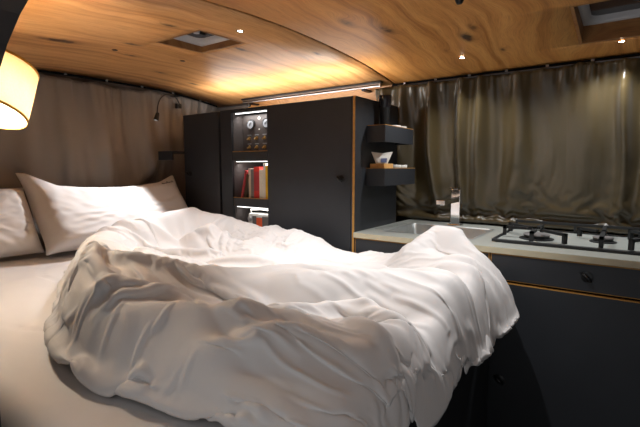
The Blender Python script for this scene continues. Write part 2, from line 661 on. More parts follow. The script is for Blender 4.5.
# ------------------------------------------------------------------ roof vents, ceiling spots, caps
def vent(h, label, depth, name='roof_vent'):
    x0, x1, y0, y1 = h
    zc = float(smooth_roof((y0 + y1) / 2))
    zt = zc + depth
    t = empty(name, ((x0 + x1) / 2, (y0 + y1) / 2, zc), label, 'vent', 'roof vents')
    e = 0.0015; w = 0.012
    def liner(xa, xb, ya, yb):
        bm = bmesh.new()
        r = bmesh.ops.create_cube(bm, size=1)
        for v in r['verts']:
            y = ya if v.co.y < 0 else yb
            x = xa if v.co.x < 0 else xb
            z = float(smooth_roof(y)) + 0.0005 if v.co.z < 0 else zt
            v.co = (x, y, z)
        return bm_obj('liner_board', bm, 'oak_frame', t)
    liner(x0 + e, x1 - e, y0 + e, y0 + w)
    liner(x0 + e, x1 - e, y1 - w, y1 - e)
    liner(x0 + e, x0 + w, y0 + w, y1 - w)
    liner(x1 - w, x1 - e, y0 + w, y1 - w)
    # moulded plastic frame with rounded corners
    def ring(x0, x1, y0, y1, r, z, bm, n=6):
        out = []
        for (cx, cy, a0) in ((x0 + r, y0 + r, PI), (x1 - r, y0 + r, 1.5 * PI), (x1 - r, y1 - r, 0), (x0 + r, y1 - r, 0.5 * PI)):
            for k in range(n + 1):
                a = a0 + 0.5 * PI * k / n
                out.append(bm.verts.new((cx + r * math.cos(a), cy + r * math.sin(a), z)))
        return out
    ix0, ix1, iy0, iy1 = x0 + w, x1 - w, y0 + w, y1 - w
    bm = bmesh.new()
    loops = [ring(ix0, ix1, iy0, iy1, 0.002, zt - 0.001, bm), ring(ix0 + 0.006, ix1 - 0.006, iy0 + 0.006, iy1 - 0.006, 0.03, zt - 0.004, bm),
             ring(ix0 + 0.020, ix1 - 0.020, iy0 + 0.020, iy1 - 0.020, 0.03, zt + 0.004, bm), ring(ix0 + 0.026, ix1 - 0.026, iy0 + 0.026, iy1 - 0.026, 0.028, zt + 0.02, bm)]
    for a, b_ in zip(loops[:-1], loops[1:]):
        for k in range(len(a)):
            j = (k + 1) % len(a)
            bm.faces.new((a[k], a[j], b_[j], b_[k]))
    bmesh.ops.recalc_face_normals(bm, faces=bm.faces)
    bm_obj('vent_frame', bm, 'grey_plastic', t, True)
    lid = box('vent_lid', ix0 + 0.02, ix1 - 0.02, iy0 + 0.02, iy1 - 0.02, zt + 0.0205, zt + 0.028, 'smoke', t)
    cx, cy = (x0 + x1) / 2, (y0 + y1) / 2
    tube('latch', [(cx - 0.03, cy + 0.02, zt + 0.017), (cx, cy + 0.025, zt + 0.010), (cx + 0.035, cy + 0.02, zt + 0.015)], 0.006, 'matt_black', lid)
    lathe('crank_knob', [(0.0, -0.006), (0.012, -0.006), (0.014, 0.004), (0.014, 0.012), (0.0, 0.012)], (cx, cy - 0.02, zt + 0.008), 'grey_plastic', lid, n=16)
    return t


vent(VENTS[0], 'small square roof vent with oak liner and smoked lid over the pillows', 0.028)
vent(VENTS[1], 'large roof vent with deep brown oak liner above the hob', 0.045)


def downlight(x, y, label, power, target, cone, cap=True):
    z = float(smooth_roof(y))
    t = empty('ceiling_spot', (x, y, z), label, 'light', 'recessed ceiling spots')
    lathe('bezel', [(0.009, -0.0005), (0.0145, -0.0005), (0.0145, -0.002), (0.010, -0.0035), (0.009, -0.0020)], (x, y, z), 'chrome', t, n=20)
    lathe('lens', [(0.0, -0.0015), (0.009, -0.0015), (0.009, -0.0005), (0.0, -0.0005)], (x, y, z), 'led', t, n=16)
    l = spot_light('spot_beam', (x, y, z - 0.008), target, power, cone)
    l.parent = t
    l.location = Vector(l.location) - Vector(t.location)
    return t


downlight(-1.150, 1.12, 'lit ceiling spot beside the small square roof vent', 23, (-1.22, 1.16, 0.8), 84)
downlight(-0.586, 1.85, 'lit ceiling spot above the curtain behind the tap', 12, (-0.56, 1.75, 0.85), 140)
downlight(-0.037, 1.92, 'lit ceiling spot between the large roof vent and the curtain', 12, (-0.05, 1.80, 0.85), 140)
downlight(-0.42, 0.98, 'unseen added ceiling spot above the foot of the bed', 24, (-0.52, 1.14, 0.8), 84)  # out of view; added to brighten the duvet at the foot end

for (x, y, lb) in ((-1.735, 0.981, 'tiny black cap in the oak ceiling between lampshade and roof vent'), (-1.688, 1.277, 'tiny black cap in the oak ceiling between roof vent and rear rail')):
    z = float(smooth_roof(y))
    tag(lathe('screw_cap', [(0.0, -0.002), (0.009, -0.002), (0.012, -0.0008), (0.012, -0.0002), (0.0, -0.0002)], (x, y, z), 'matt_black', n=14),
        lb, 'cap', 'black ceiling caps')
z = float(smooth_roof(1.30))
tag(lathe('sensor_cap', [(0.0, -0.012), (0.008, -0.011), (0.012, -0.004), (0.013, -0.0003), (0.0, -0.0003)], (-0.425, 1.30, z), 'matt_black', n=18),
    'small black dome on the oak ceiling forward of the panel seam', 'cap')


# ------------------------------------------------------------------ curtains
def vfold(u, c, w, a):
    return a * np.exp(-((u - c) / w) ** 2)


# kitchen window curtain (faces -Y)
nu, nv = 340, 100
X, T = np.meshgrid(np.linspace(-1.10, 1.25, nu), np.linspace(0, 1, nv), indexing='ij')   # T 0 bottom, 1 top
Zc = 0.872 + T * 0.688
Yb = np.interp(Zc, [0.85, 1.56], [2.220, 2.050])
d = np.zeros_like(X)
wv = 0.012 * nz(X * 2.0, T * 0.6, 3)
xx = X + 0.06 * (1 - T) * nz(X * 1.7, T * 1.3, 5) + wv
for c, w, a, sl_ in ((-1.04, .03, .018, .0), (-.93, .035, .028, .10), (-.845, .026, -.010, .11), (-.79, .028, .030, .02), (-.70, .035, -.014, 0.0), (-.645, .022, .034, .03),
                     (-.56, .028, .026, .04), (-.47, .03, -.010, .02), (-.40, .05, .022, .03), (-.28, .08, .010, -.02), (-.13, .07, .014, .03), (-.02, .02, .024, -.03), (.04, .02, -.015, -.02),
                     (.10, .03, .028, .02), (.24, .04, .022, .0), (.40, .05, .026, .03), (.58, .04, .02, .0), (.75, .05, .028, .02), (.95, .05, .024, .0), (1.12, .05, .026, .0)):
    d += vfold(xx + sl_ * (1 - T), c + 0.0, w, a * 1.6) * (0.35 + 0.65 * np.clip(T * 1.6, 0, 1))
# bagging towards the worktop
d += 0.020 * np.sin(PI * np.clip((0.45 - T) / 0.45, 0, 1)) * (0.5 + nz(X * 5, T * 3, 8))
# soft crumples
d += 0.008 * nz(X * 6 + T * 1.2, T * 1.8, 9) + 0.0022 * nz(X * 20 + T * 9, T * 9 - X * 8, 10) + 0.004 * np.abs(nz(X * 8 + T * 4, T * 7 - X * 3, 17)) * np.clip(1.2 - T, 0, 1)
# gathered header
hd = np.clip((T - 0.90) / 0.06, 0, 1)
hd = hd * hd * (3 - 2 * hd)
d = d * (1 - 0.45 * hd) + hd * (0.007 * np.sin(X * 95 + 4 * nz(X * 6, X * 0, 2)) + 0.005 * nz(X * 40, T * 6, 12))
d += -0.006 * np.exp(-((T - 0.90) / 0.012) ** 2)
Zs = Zc + 0.010 * nz(X * 9, X * 0 + 3, 15) * hd
flat = np.stack([X, Yb, Zc], -1)
Pk = np.stack([X, Yb - np.maximum(d, -0.018), Zs], -1)
sl_x = 0.020 + 0.02 * nz(X * 2.5, T * 0.8, 18) + 0.05 * hd
sl_z = 0.025 + 0.025 * nz(X * 5, T * 3, 19) + 0.03 * np.clip(0.35 - T, 0, 1) / 0.35
pinc = np.full_like(X, 0.012); pinc[:, -1] = 1; pinc[0] = pinc[-1] = 0.6; pinc[:, 0] = 0.5


def cur_coll(P):
    P[..., 1] = np.clip(P[..., 1], Yb - (0.042 + 0.034 * T), Yb + 0.010)
    P[..., 2] = np.clip(P[..., 2], 0.868, 1.568)
    return P


P = cloth(Pk, 1 + np.stack([sl_x, sl_z], -1), 70, 5, cur_coll, grav=-0.0004, bend=0.15, pin=pinc, pin_k=0.6, damp=0.88, rest=Pk)
cur = grid_obj('curtain', P, 'curtain', None, 0.0016)
tag(cur, 'dark olive blackout curtain hanging behind the tap and hob', 'curtain')

# rear curtain (faces +X)
nu, nv = 260, 140
Yg, T = np.meshgrid(np.linspace(0.24, 2.06, nu), np.linspace(0, 1, nv), indexing='ij')
Zc = 0.60 + T * 1.005
Xb = -2.385 + 0.02 * (T)
d = np.zeros_like(Yg)
yy = Yg + 0.05 * (1 - T) * nz(Yg * 2, T * 1.5, 25)
for c, w, a, sl_ in ((.40, .05, .02, 0), (.62, .06, .02, .02), (.86, .05, .022, .03), (1.02, .035, .02, .06), (1.13, .03, -.012, .08), (1.22, .05, .032, .10), (1.36, .03, -.010, .12),
                     (1.47, .05, .028, .16), (1.62, .035, .02, .12), (1.75, .03, .022, .05), (1.86, .03, .018, .02), (1.97, .03, .02, 0)):
    d += vfold(yy - sl_ * (1 - T), c, w, a)
d += 0.055 * np.exp(-((Yg - 1.15) / 0.28) ** 2) * np.sin(PI * np.clip((T - 0.25) / 0.75, 0, 1)) ** 1.5
# diagonal tuck running down from the corner shelf
s = (Zc - 1.20) - (Yg - 1.53) * 0.85
d += 0.030 * np.exp(-((s - 0.035) / 0.045) ** 2) * np.clip((1.62 - Yg) / 0.1, 0, 1) * np.clip((Yg - 1.05) / 0.2, 0, 1)
d -= 0.035 * np.clip(-s / 0.05, 0, 1) * np.clip((Yg - 1.15) / 0.2, 0, 1)
d += 0.009 * nz(Yg * 5 + T * 1.5, T * 2, 29) + 0.0022 * nz(Yg * 16 + T * 6, T * 9, 30)
hd = np.clip((T - 0.93) / 0.05, 0, 1); hd = hd * hd * (3 - 2 * hd)
d = d * (1 - 0.5 * hd) + hd * (0.006 * np.sin(Yg * 80 + 5 * nz(Yg * 6, Yg * 0, 2)) + 0.005 * nz(Yg * 35, T * 5, 31))
Zs = Zc + 0.014 * nz(Yg * 8, Yg * 0 + 7, 35) * hd
flat = np.stack([Xb, Yg, Zc], -1)
Pk = np.stack([Xb + np.maximum(d, -0.02), Yg, Zs], -1)
sl_x = 0.020 + 0.02 * nz(Yg * 2.5, T * 0.8, 38) + 0.05 * hd
sl_z = 0.02 + 0.02 * nz(Yg * 5, T * 3, 39)
pinc = np.full_like(Yg, 0.006); pinc[:, -1] = 1; pinc[0] = pinc[-1] = 0.6; pinc[:, 0] = 0.6


def cur_coll(P):
    P[..., 0] = np.clip(P[..., 0], Xb - 0.020, Xb + 0.085)
    P[..., 2] = np.minimum(P[..., 2], 1.618)
    return P


P = cloth(Pk, 1 + np.stack([sl_x, sl_z], -1), 60, 5, cur_coll, grav=-0.0004, bend=0.15, pin=pinc, pin_k=0.6, damp=0.88, rest=Pk)
cur = grid_obj('curtain', P, 'curtain_rear', None, 0.0016)
tag(cur, 'dark grey-brown blackout curtain hanging behind the pillows', 'curtain')


# rails
def rail(name, p0, p1, label, n_clip, mat_body, parts):
    t = empty(name, p0, label, 'rail')
    return t


t = empty('curtain_rail', (-1.54, 2.03, 1.57), 'silver and black curtain rail above the tall black cupboards', 'rail')
bm = bmesh.new(); add_box(bm, -2.03, -1.04, 1.985, 2.005, 1.553, 1.572, 0.003); bm_obj('rail_profile', bm, 'alu', t)
box('track', -2.035, -1.035, 1.978, 2.010, 1.5725, 1.580, 'matt_black', t)
box('groove', -2.02, -1.05, 1.9825, 1.9848, 1.560, 1.564, 'black_gap', t, 0)
for x in (-1.98, -1.15):
    bm = bmesh.new(); add_box(bm, x - 0.012, x + 0.012, 2.006, 2.078, 1.545, 1.556, 0.002); bm_obj('bracket', bm, 'matt_black', t)
lathe('end_knob', [(0, -0.012), (0.010, -0.010), (0.013, 0), (0.010, 0.010), (0, 0.012)], (-1.975, 1.99, 1.538), 'matt_black', t, n=16)

t = empty('curtain_rail', (0.1, 2.03, 1.57), 'thin black curtain rail above the olive curtain', 'rail')
tube('rail_rod', [(-1.0, 2.047, 1.5655), (0.1, 2.047, 1.5655), (1.25, 2.047, 1.5655)], 0.0045, 'black_gap', t)
for x in np.arange(-0.93, 1.2, 0.16):
    box('clip', x - 0.006, x + 0.006, 2.038, 2.0422, 1.561, 1.570, 'alu', t, 0.001)

t = empty('curtain_rail', (-2.33, 1.15, 1.60), 'thin black curtain rail above the rear curtain', 'rail')
yy_ = np.linspace(0.26, 2.04, 16)
tube('rail_rod', [(-2.335, y, min(float(smooth_roof(y)) - 0.012, 1.612)) for y in yy_], 0.006, 'black_gap', t)
for y in np.arange(0.42, 2.0, 0.21):
    z = min(float(smooth_roof(y)) - 0.012, 1.612)
    box('clip', -2.3285, -2.321, y - 0.006, y + 0.006, z - 0.004, z + 0.006, 'alu', t, 0.001)


# ------------------------------------------------------------------ tall cupboards
YF = 1.60        # front plane of the furniture


def turn_latch(x, z, parent, y=YF, tilt=0.0):
    l = lathe('latch', [(0.0, -0.0005), (0.017, -0.0005), (0.017, -0.004), (0.013, -0.006), (0.0, -0.006)], (x, y, z), 'matt_black', parent, axis=(0, 1, 0), n=20)
    bm = bmesh.new()
    pts = [(x - 0.016, y - 0.012, z + 0.012), (x - 0.006, y - 0.020, z + 0.008), (x + 0.006, y - 0.020, z - 0.003), (x + 0.012, y - 0.012, z - 0.012)]
    tube_bm(bm, pts, [0.004, 0.006, 0.006, 0.004], 8)
    bm_obj('lever', bm, 'matt_black', l, True)
    return l


# rearmost cupboard
t = empty('cupboard', (-1.975, 1.82, 0), 'narrow black cupboard with one lever latch beside the rear curtain', 'cupboard')
box('body', -2.13, -1.82, YF + 0.018, 2.02, 0.0, 1.444, 'black', t)
dr = box('door', -2.128, -1.824, YF, YF + 0.0175, 0.02, 1.446, 'black', t, 0.002)
turn_latch(-2.08, 1.105, dr)
# filler between
box('filler_strip', -1.8195, -1.8085, YF + 0.02, 2.0, 0.0, 1.440, 'black_gap', t)

# open shelf tower
t = empty('shelf_tower', (-1.635, 1.82, 0), 'black open shelf tower with lit niches for gauges and books', 'shelf')
box('side_panel', -1.808, -1.722, YF, 2.05, 0.0, 1.448, 'black', t)
box('side_panel', -1.4685, -1.464, YF + 0.002, 2.05, 0.0, 1.448, 'black', t)
box('back_panel', -1.7215, -1.469, 1.90, 1.915, 0.0, 1.448, 'black_in', t)
box('top_panel', -1.7215, -1.469, YF, 1.899, 1.430, 1.448, 'black', t)
box('inner_lining', -1.7215, -1.719, YF + 0.012, 1.899, 0.70, 1.4295, 'black_in', t, 0)
for z0, z1 in ((1.178, 1.225), (0.935, 0.980)):
    lp = box('shelf_lip', -1.7185, -1.469, YF + 0.001, YF + 0.016, z0, z1, 'black', t)
    box('edge_band', -1.7185, -1.469, YF + 0.001, YF + 0.016, z1 + 0.0003, z1 + 0.003, 'ply_edge', lp, 0)
    box('shelf_board', -1.7185, -1.469, YF + 0.0165, 1.899, z1 - 0.014, z1 - 0.002, 'black_in', t)
box('shelf_board', -1.7185, -1.469, YF + 0.001, 1.899, 0.780, 0.798, 'black_in', t)
for z in (1.4285, 1.176, 0.933):
    st = box('led_strip', -1.712, -1.475, YF + 0.020, YF + 0.028, z - 0.0035, z - 0.0005 - (0.0 if z > 1.4 else 0.012) + (0.0 if z > 1.4 else 0.0115), 'strip', t, 0)
    if True:
        al = area_light('strip_light', (-1.593, YF + 0.045, z - 0.012), (math.radians(25), 0, 0), 0.23, 0.012, 0.28 if z > 0.95 else 0.12, (1, 0.96, 0.94))
        al.parent = t
        al.location = Vector(al.location) - Vector(t.location)

# gauge panel in the top niche
t = empty('gauge_panel', (-1.594, 1.68, 1.33), 'dark control panel with two round gauges and brass switches', 'control panel')
box('panel', -1.7185, -1.4692, 1.680, 1.690, 1.2255, 1.4225, 'black_in', t)
for gx in (-1.648, -1.535):
    g = lathe('gauge', [(0.0, 0.0), (0.027, 0.0), (0.027, -0.012), (0.0235, -0.015), (0.0215, -0.012), (0.0, -0.010)], (gx, 1.6795, 1.372), 'matt_black', t, axis=(0, 1, 0), n=28)
    lathe('dial', [(0.0, -0.0108), (0.021, -0.0128), (0.021, -0.0122), (0, -0.0104)], (gx, 1.6795, 1.372), 'dial', g, axis=(0, 1, 0), n=24)
    bm = bmesh.new(); tube_bm(bm, [(gx - 0.004, 1.666, 1.367), (gx + 0.008, 1.666, 1.384)], 0.0014, 6)
    tube_bm(bm, [(gx - 0.010, 1.666, 1.366), (gx - 0.002, 1.666, 1.381)], 0.0010, 6)
    bm_obj('needle', bm, 'matt_black', g)
lathe('indicator', [(0.0, -0.006), (0.006, -0.005), (0.009, 0.0), (0.0, 0.0)], (-1.593, 1.6795, 1.402), 'white', t, axis=(0, 1, 0), n=14)
lathe('indicator', [(0.0, -0.004), (0.003, -0.003), (0.004, 0.0), (0.0, 0.0)], (-1.594, 1.6795, 1.345), 'white', t, axis=(0, 1, 0), n=12)
for z in (1.299, 1.252):
    for x in (-1.668, -1.613, -1.556, -1.50):
        s = lathe('toggle_switch', [(0.0, -0.006), (0.008, -0.006), (0.010, -0.002), (0.010, 0.0), (0.0, 0.0)], (x, 1.6795, z), 'brass', t, axis=(0, 1, 0), n=12)
        tube('toggle', [(x, 1.674, z), (x, 1.662, z - 0.006)], [0.0028, 0.0042], 'brass', s, 8)
        box('name_plate', x - 0.014, x + 0.014, 1.6788, 1.6797, z + 0.015, z + 0.020, 'dial', s, 0)


# books in the middle niche
def book(x, w, h, d, cover, label, lean=0.0, z0=0.9785, y0=1.628, band=None):
    t = empty('book', (x + w / 2, y0 + d / 2, z0), label, 'book', 'books in the shelf tower')
    def sh(bm):
        if lean:
            R = Matrix.Rotation(lean, 4, 'Y')
            c = Vector((x + w, 0, z0))
            for v in bm.verts:
                v.co = R @ (v.co - c) + c
        return bm
    bm = bmesh.new()
    c = 0.0016
    add_box(bm, x, x + c, y0 + 0.001, y0 + d, z0, z0 + h)
    add_box(bm, x + w - c, x + w, y0 + 0.001, y0 + d, z0, z0 + h)
    add_box(bm, x, x + w, y0, y0 + c, z0, z0 + h, 0.0006)
    bm_obj('cover', sh(bm), cover, t)
    bm = bmesh.new()
    add_box(bm, x + c + 0.0002, x + w - c - 0.0002, y0 + c + 0.0002, y0 + d - 0.004, z0 + 0.002, z0 + h - 0.003)
    bm_obj('pages', sh(bm), 'page', t)
    if band:
        z1, z2, bmtl = band
        bm = bmesh.new()
        add_box(bm, x + 0.0015, x + w - 0.0015, y0 - 0.0006, y0 - 0.0001, z0 + z1 * h, z0 + z2 * h)
        bm_obj('spine_label', sh(bm), bmtl, t)
    return t


book(-1.690, 0.014, 0.150, 0.11, 'rose', 'dark red book leaning over the short brown book in the niche', 0.24)
book(-1.668, 0.020, 0.128, 0.11, 'umber', 'short brown book leaning beneath the dark red one', 0.20)
book(-1.629, 0.016, 0.158, 0.12, 'cream', 'thin cream book standing upright beside the leaning books')
book(-1.612, 0.021, 0.156, 0.12, 'grey_book', 'grey book between the cream and bright red books')
book(-1.590, 0.038, 0.168, 0.12, 'red', 'thick bright red book standing in the lit niche', band=(0.25, 0.85, 'rose'))
book(-1.551, 0.028, 0.154, 0.12, 'page', 'white book between the bright red and yellow books')
book(-1.522, 0.014, 0.186, 0.13, 'white', 'tall slim white book beside the yellow one')
book(-1.507, 0.034, 0.172, 0.12, 'yellow', 'yellow book against the niche side next to the slim white one')

# radio-like box in the lower niche
t = empty('portable_radio', (-1.56, 1.68, 0.7980), 'white and dark portable box with an orange panel in the lowest niche', 'radio')
box('case', -1.645, -1.480, 1.635, 1.72, 0.7985, 0.8980, 'white', t, 0.010)
box('front_panel', -1.610, -1.490, 1.6325, 1.6345, 0.8150, 0.8850, 'grey_book', t, 0.001)
box('orange_panel', -1.578, -1.538, 1.6290, 1.6320, 0.8200, 0.8780, 'orange', t, 0.001)
box('white_tab', -1.578, -1.538, 1.6290, 1.6320, 0.8785, 0.8880, 'white', t, 0.001)
tube('handle', [(-1.640, 1.66, 0.8920), (-1.640, 1.655, 0.9150), (-1.56, 1.65, 0.9220), (-1.49, 1.655, 0.9150), (-1.487, 1.66, 0.8920)], 0.004, 'white', t)
lathe('dial_knob', [(0, -0.010), (0.012, -0.009), (0.013, 0), (0, 0)], (-1.627, 1.634, 0.8700), 'grey_plastic', t, axis=(0, 1, 0), n=14)

# big cupboard
t = empty('cupboard', (-1.21, 1.82, 0), 'wide black cupboard with plywood edge beside the sink', 'cupboard')
box('body', -1.460, -0.975, YF + 0.019, 2.02, 0.0, 1.446, 'black', t)
box('side_panel', -0.9745, -0.9555, YF + 0.0005, 2.02, 0.0, 1.448, 'black', t, 0.0005)
dr = box('door', -1.4625, -0.9760, YF, YF + 0.0185, 0.02, 1.448, 'black', t, 0.002)
box('edge_band', -0.9665, -0.9560, YF - 0.0008, YF + 0.0003, 0.0, 1.448, 'ply_edge', t, 0)
turn_latch(-1.026, 1.09, dr)

t = empty('added_cove_light', (-1.53, 1.76, 1.449), 'unseen strip light added on top of the black cupboards', 'light')  # hidden strip, added to brighten the rear ceiling
box('channel', -2.09, -0.99, 1.745, 1.775, 1.4490, 1.457, 'alu', t)
box('diffuser', -2.08, -1.00, 1.750, 1.770, 1.4572, 1.460, 'strip', t, 0)
al = area_light('added_cove_glow', (-1.53, 1.76, 1.466), (PI - 0.25, 0, 0), 1.06, 0.02, 4.4, (1, 0.97, 0.93))
al.parent = t
al.location = Vector(al.location) - Vector(t.location)

# corner shelf in the rear corner
t = empty('corner_shelf', (-2.24, 1.78, 1.21), 'black corner ledge between the rear curtain and narrow cupboard', 'shelf')
box('board', -2.26, -2.1315, 1.53, 2.05, 1.226, 1.238, 'black', t)
box('front_lip', -2.26, -2.1315, 1.515, 1.5295, 1.186, 1.238, 'black', t)
box('support_panel', -2.26, -2.1315, 1.75, 1.765, 0.75, 1.2255, 'black_gap', t)

# ------------------------------------------------------------------ kitchen run
def unit(x0, x1, label, knob_x, door_knob_x):
    t = empty('kitchen_cabinet', ((x0 + x1) / 2, 1.9, 0), label, 'cabinet', 'kitchen base cabinets')
    bm = bmesh.new()
    w = 0.016
    add_box(bm, x0, x0 + w, YF + 0.0195, 2.16, 0.0, 0.8355)
    add_box(bm, x1 - w, x1, YF + 0.0195, 2.16, 0.0, 0.8355)
    add_box(bm, x0 + w, x1 - w, 2.145, 2.16, 0.0, 0.8355)
    add_box(bm, x0 + w, x1 - w, YF + 0.0195, 2.145, 0.05, 0.066)
    bm_obj('body', bm, 'black_gap', t)
    for nm, z0, z1 in (('drawer_front', 0.738, 0.833), ('door', 0.05, 0.730)):
        f = box(nm, x0 + 0.002, x1 - 0.002, YF + 0.0015, YF + 0.019, z0, z1, 'ply_edge', t, 0.0008)
        box('laminate_face', x0 + 0.0052, x1 - 0.0052, YF - 0.0002, YF + 0.0013, z0 + 0.0032, z1 - 0.0032, 'black', f, 0.0005)
        if nm == 'drawer_front':
            turn_latch(knob_x, 0.789, f, YF - 0.0002)
        else:
            turn_latch(door_knob_x, 0.367, f, YF - 0.0002)
    return t


unit(-0.954, -0.381, 'black base cabinet with drawer under the sink', -0.66, -0.60)
unit(-0.380, 0.300, 'black base cabinet with knobbed drawer under the hob', -0.078, -0.327)
unit(0.301, 0.90, 'black base cabinet forward of the one under the hob', 0.60, 0.36)

# worktop with a cut-out for the sink
SX0, SX1, SY0, SY1 = -0.868, -0.478, 1.705, 2.045
ZT = 0.858
t = empty('worktop', (0.0, 1.9, 0.829), 'pale grey worktop with a light plywood front edge', 'worktop')
bm = bmesh.new()
z0, z1 = 0.8362, ZT
add_box(bm, -0.9545, SX0, YF - 0.008, 2.245, z0, z1)
add_box(bm, SX1, 1.0, YF - 0.008, 2.245, z0, z1)
add_box(bm, SX0, SX1, YF - 0.008, SY0, z0, z1)
add_box(bm, SX0, SX1, SY1, 2.245, z0, z1)
bmesh.ops.remove_doubles(bm, verts=bm.verts, dist=1e-5)
bm_obj('slab', bm, 'worktop', t)
box('edge_band', -0.9545, 1.0, YF - 0.0105, YF - 0.0085, z0, z1 - 0.001, 'ply_pale', t, 0.0005)
for k in range(6):   # drainer flutes left of the bowl
    yk = 1.75 + k * 0.05
    box('drainer_rib', -0.935, -0.885, yk, yk + 0.008, ZT + 0.0002, ZT + 0.0022, 'steel', t, 0.0008)

# sink bowl
t = empty('sink', ((SX0 + SX1) / 2, (SY0 + SY1) / 2, 0.73), 'square brushed steel sink bowl sunk in the worktop', 'sink')
bm = bmesh.new()


def rring(bm, x0, x1, y0, y1, r, z, n=6):
    out = []
    for (cx, cy, a0) in ((x0 + r, y0 + r, PI), (x1 - r, y0 + r, 1.5 * PI), (x1 - r, y1 - r, 0), (x0 + r, y1 - r, 0.5 * PI)):
        for k in range(n + 1):
            a = a0 + 0.5 * PI * k / n
            out.append(bm.verts.new((cx + r * math.cos(a), cy + r * math.sin(a), z)))
    return out


e = 0.002
L_ = [rring(bm, SX0 - 0.010, SX1 + 0.010, SY0 - 0.010, SY1 + 0.010, 0.020, ZT + 0.0006),
      rring(bm, SX0 + e, SX1 - e, SY0 + e, SY1 - e, 0.016, ZT + 0.0016),
      rring(bm, SX0 + 0.004, SX1 - 0.004, SY0 + 0.004, SY1 - 0.004, 0.018, ZT - 0.004),
      rring(bm, SX0 + 0.010, SX1 - 0.010, SY0 + 0.010, SY1 - 0.010, 0.022, 0.748),
      rring(bm, SX0 + 0.026, SX1 - 0.026, SY0 + 0.026, SY1 - 0.026, 0.022, 0.735)]
for a, b_ in zip(L_[:-1], L_[1:]):
    for k in range(len(a)):
        j = (k + 1) % len(a)
        bm.faces.new((a[k], a[j], b_[j], b_[k]))
bm.faces.new(L_[-1])
bmesh.ops.recalc_face_normals(bm, faces=bm.faces)
bm_obj('bowl', bm, 'steel', t, True)
lathe('drain', [(0.0, 0.0015), (0.012, 0.0015), (0.016, 0.004), (0.030, 0.003), (0.032, 0.0006), (0, 0.0006)], (-0.67, 1.88, 0.735), 'chrome', t)

# tap
t = empty('tap', (-0.665, 2.10, ZT), 'square chrome mixer tap with a flat spout behind the sink', 'tap')
box('base_plate', -0.695, -0.635, 2.058, 2.116, ZT + 0.0005, ZT + 0.006, 'chrome', t)
box('column', -0.686, -0.642, 2.068, 2.108, ZT + 0.0062, 1.036, 'chrome', t, 0.002)
sp = box('spout', -0.684, -0.644, 1.860, 2.0675, 0.976, 0.996, 'chrome', t, 0.002)
lathe('aerator', [(0, -0.006), (0.009, -0.006), (0.010, 0), (0, 0)], (-0.664, 1.885, 0.9755), 'grey_plastic', sp, n=14)
lv = box('lever', -0.682, -0.646, 2.035, 2.107, 1.0375, 1.046, 'chrome', t, 0.0015)

# gas hob
HX0, HX1, HY0, HY1 = -0.405, 0.245, 1.700, 2.085
t = empty('gas_hob', ((HX0 + HX1) / 2, (HY0 + HY1) / 2, ZT), 'gas hob with black cast iron pan supports on the worktop', 'hob')
bm = bmesh.new()
L_ = [rring(bm, HX0, HX1, HY0, HY1, 0.020, ZT + 0.0004), rring(bm, HX0, HX1, HY0, HY1, 0.020, ZT + 0.010), rring(bm, HX0 + 0.012, HX1 - 0.012, HY0 + 0.012, HY1 - 0.012, 0.012, ZT + 0.012),
      rring(bm, HX0 + 0.014, HX1 - 0.014, HY0 + 0.014, HY1 - 0.014, 0.012, ZT + 0.006)]
for a, b_ in zip(L_[:-1], L_[1:]):
    for k in range(len(a)):
        j = (k + 1) % len(a)
        bm.faces.new((a[k], a[j], b_[j], b_[k]))
bmesh.ops.recalc_face_normals(bm, faces=bm.faces)
bm_obj('rim', bm, 'iron', t)
box('hob_plate', HX0 + 0.0142, HX1 - 0.0142, HY0 + 0.0142, HY1 - 0.0142, ZT + 0.0005, ZT + 0.0068, 'lit_steel', t, 0)


def burner(x, y, r):
    z = ZT + 0.007
    b1 = lathe('burner', [(0.0, 0.0), (r * 1.28, 0.0), (r * 1.28, 0.003), (r * 0.95, 0.005), (r * 0.95, 0.014), (0.0, 0.014)], (x, y, z), 'iron', t, n=28)
    lathe('burner_cap', [(0.0, 0.0143), (r * 0.98, 0.0143), (r, 0.017), (r * 0.9, 0.021), (0.0, 0.022)], (x, y, z), 'grey_book', b1, n=28)


burner(-0.265, 1.83, 0.048)
burner(-0.05, 1.89, 0.034)
burner(0.12, 1.86, 0.042)


def support(cx, cy, ax, ay, r0, hx, hy):
    """a pan support finger: foot on the rim, vertical post, arm reaching towards the burner"""
    z0 = ZT + 0.0124
    bm = bmesh.new()
    zt = ZT + 0.050
    w = 0.0068
    dx, dy = cx - ax, cy - ay
    ln = math.hypot(dx, dy)
    dx, dy = dx / ln, dy / ln
    px, py = -dy * w, dx * w
    def slab(s0, s1, za, zb):
        vs = []
        for z in (za, zb):
            for s, q in ((s0, -1), (s1, -1), (s1, 1), (s0, 1)):
                vs.append(bm.verts.new((ax + dx * s + px * q, ay + dy * s + py * q, z)))
        for f in ((3, 2, 1, 0), (4, 5, 6, 7), (0, 1, 5, 4), (1, 2, 6, 5), (2, 3, 7, 6), (3, 0, 4, 7)):
            bm.faces.new([vs[i] for i in f])
    slab(0, 0.012, z0, zt)
    slab(0.0, ln - r0, zt - 0.010, zt)
    bmesh.ops.recalc_face_normals(bm, faces=bm.faces)
    bm_obj('pan_support', bm, 'iron', t)


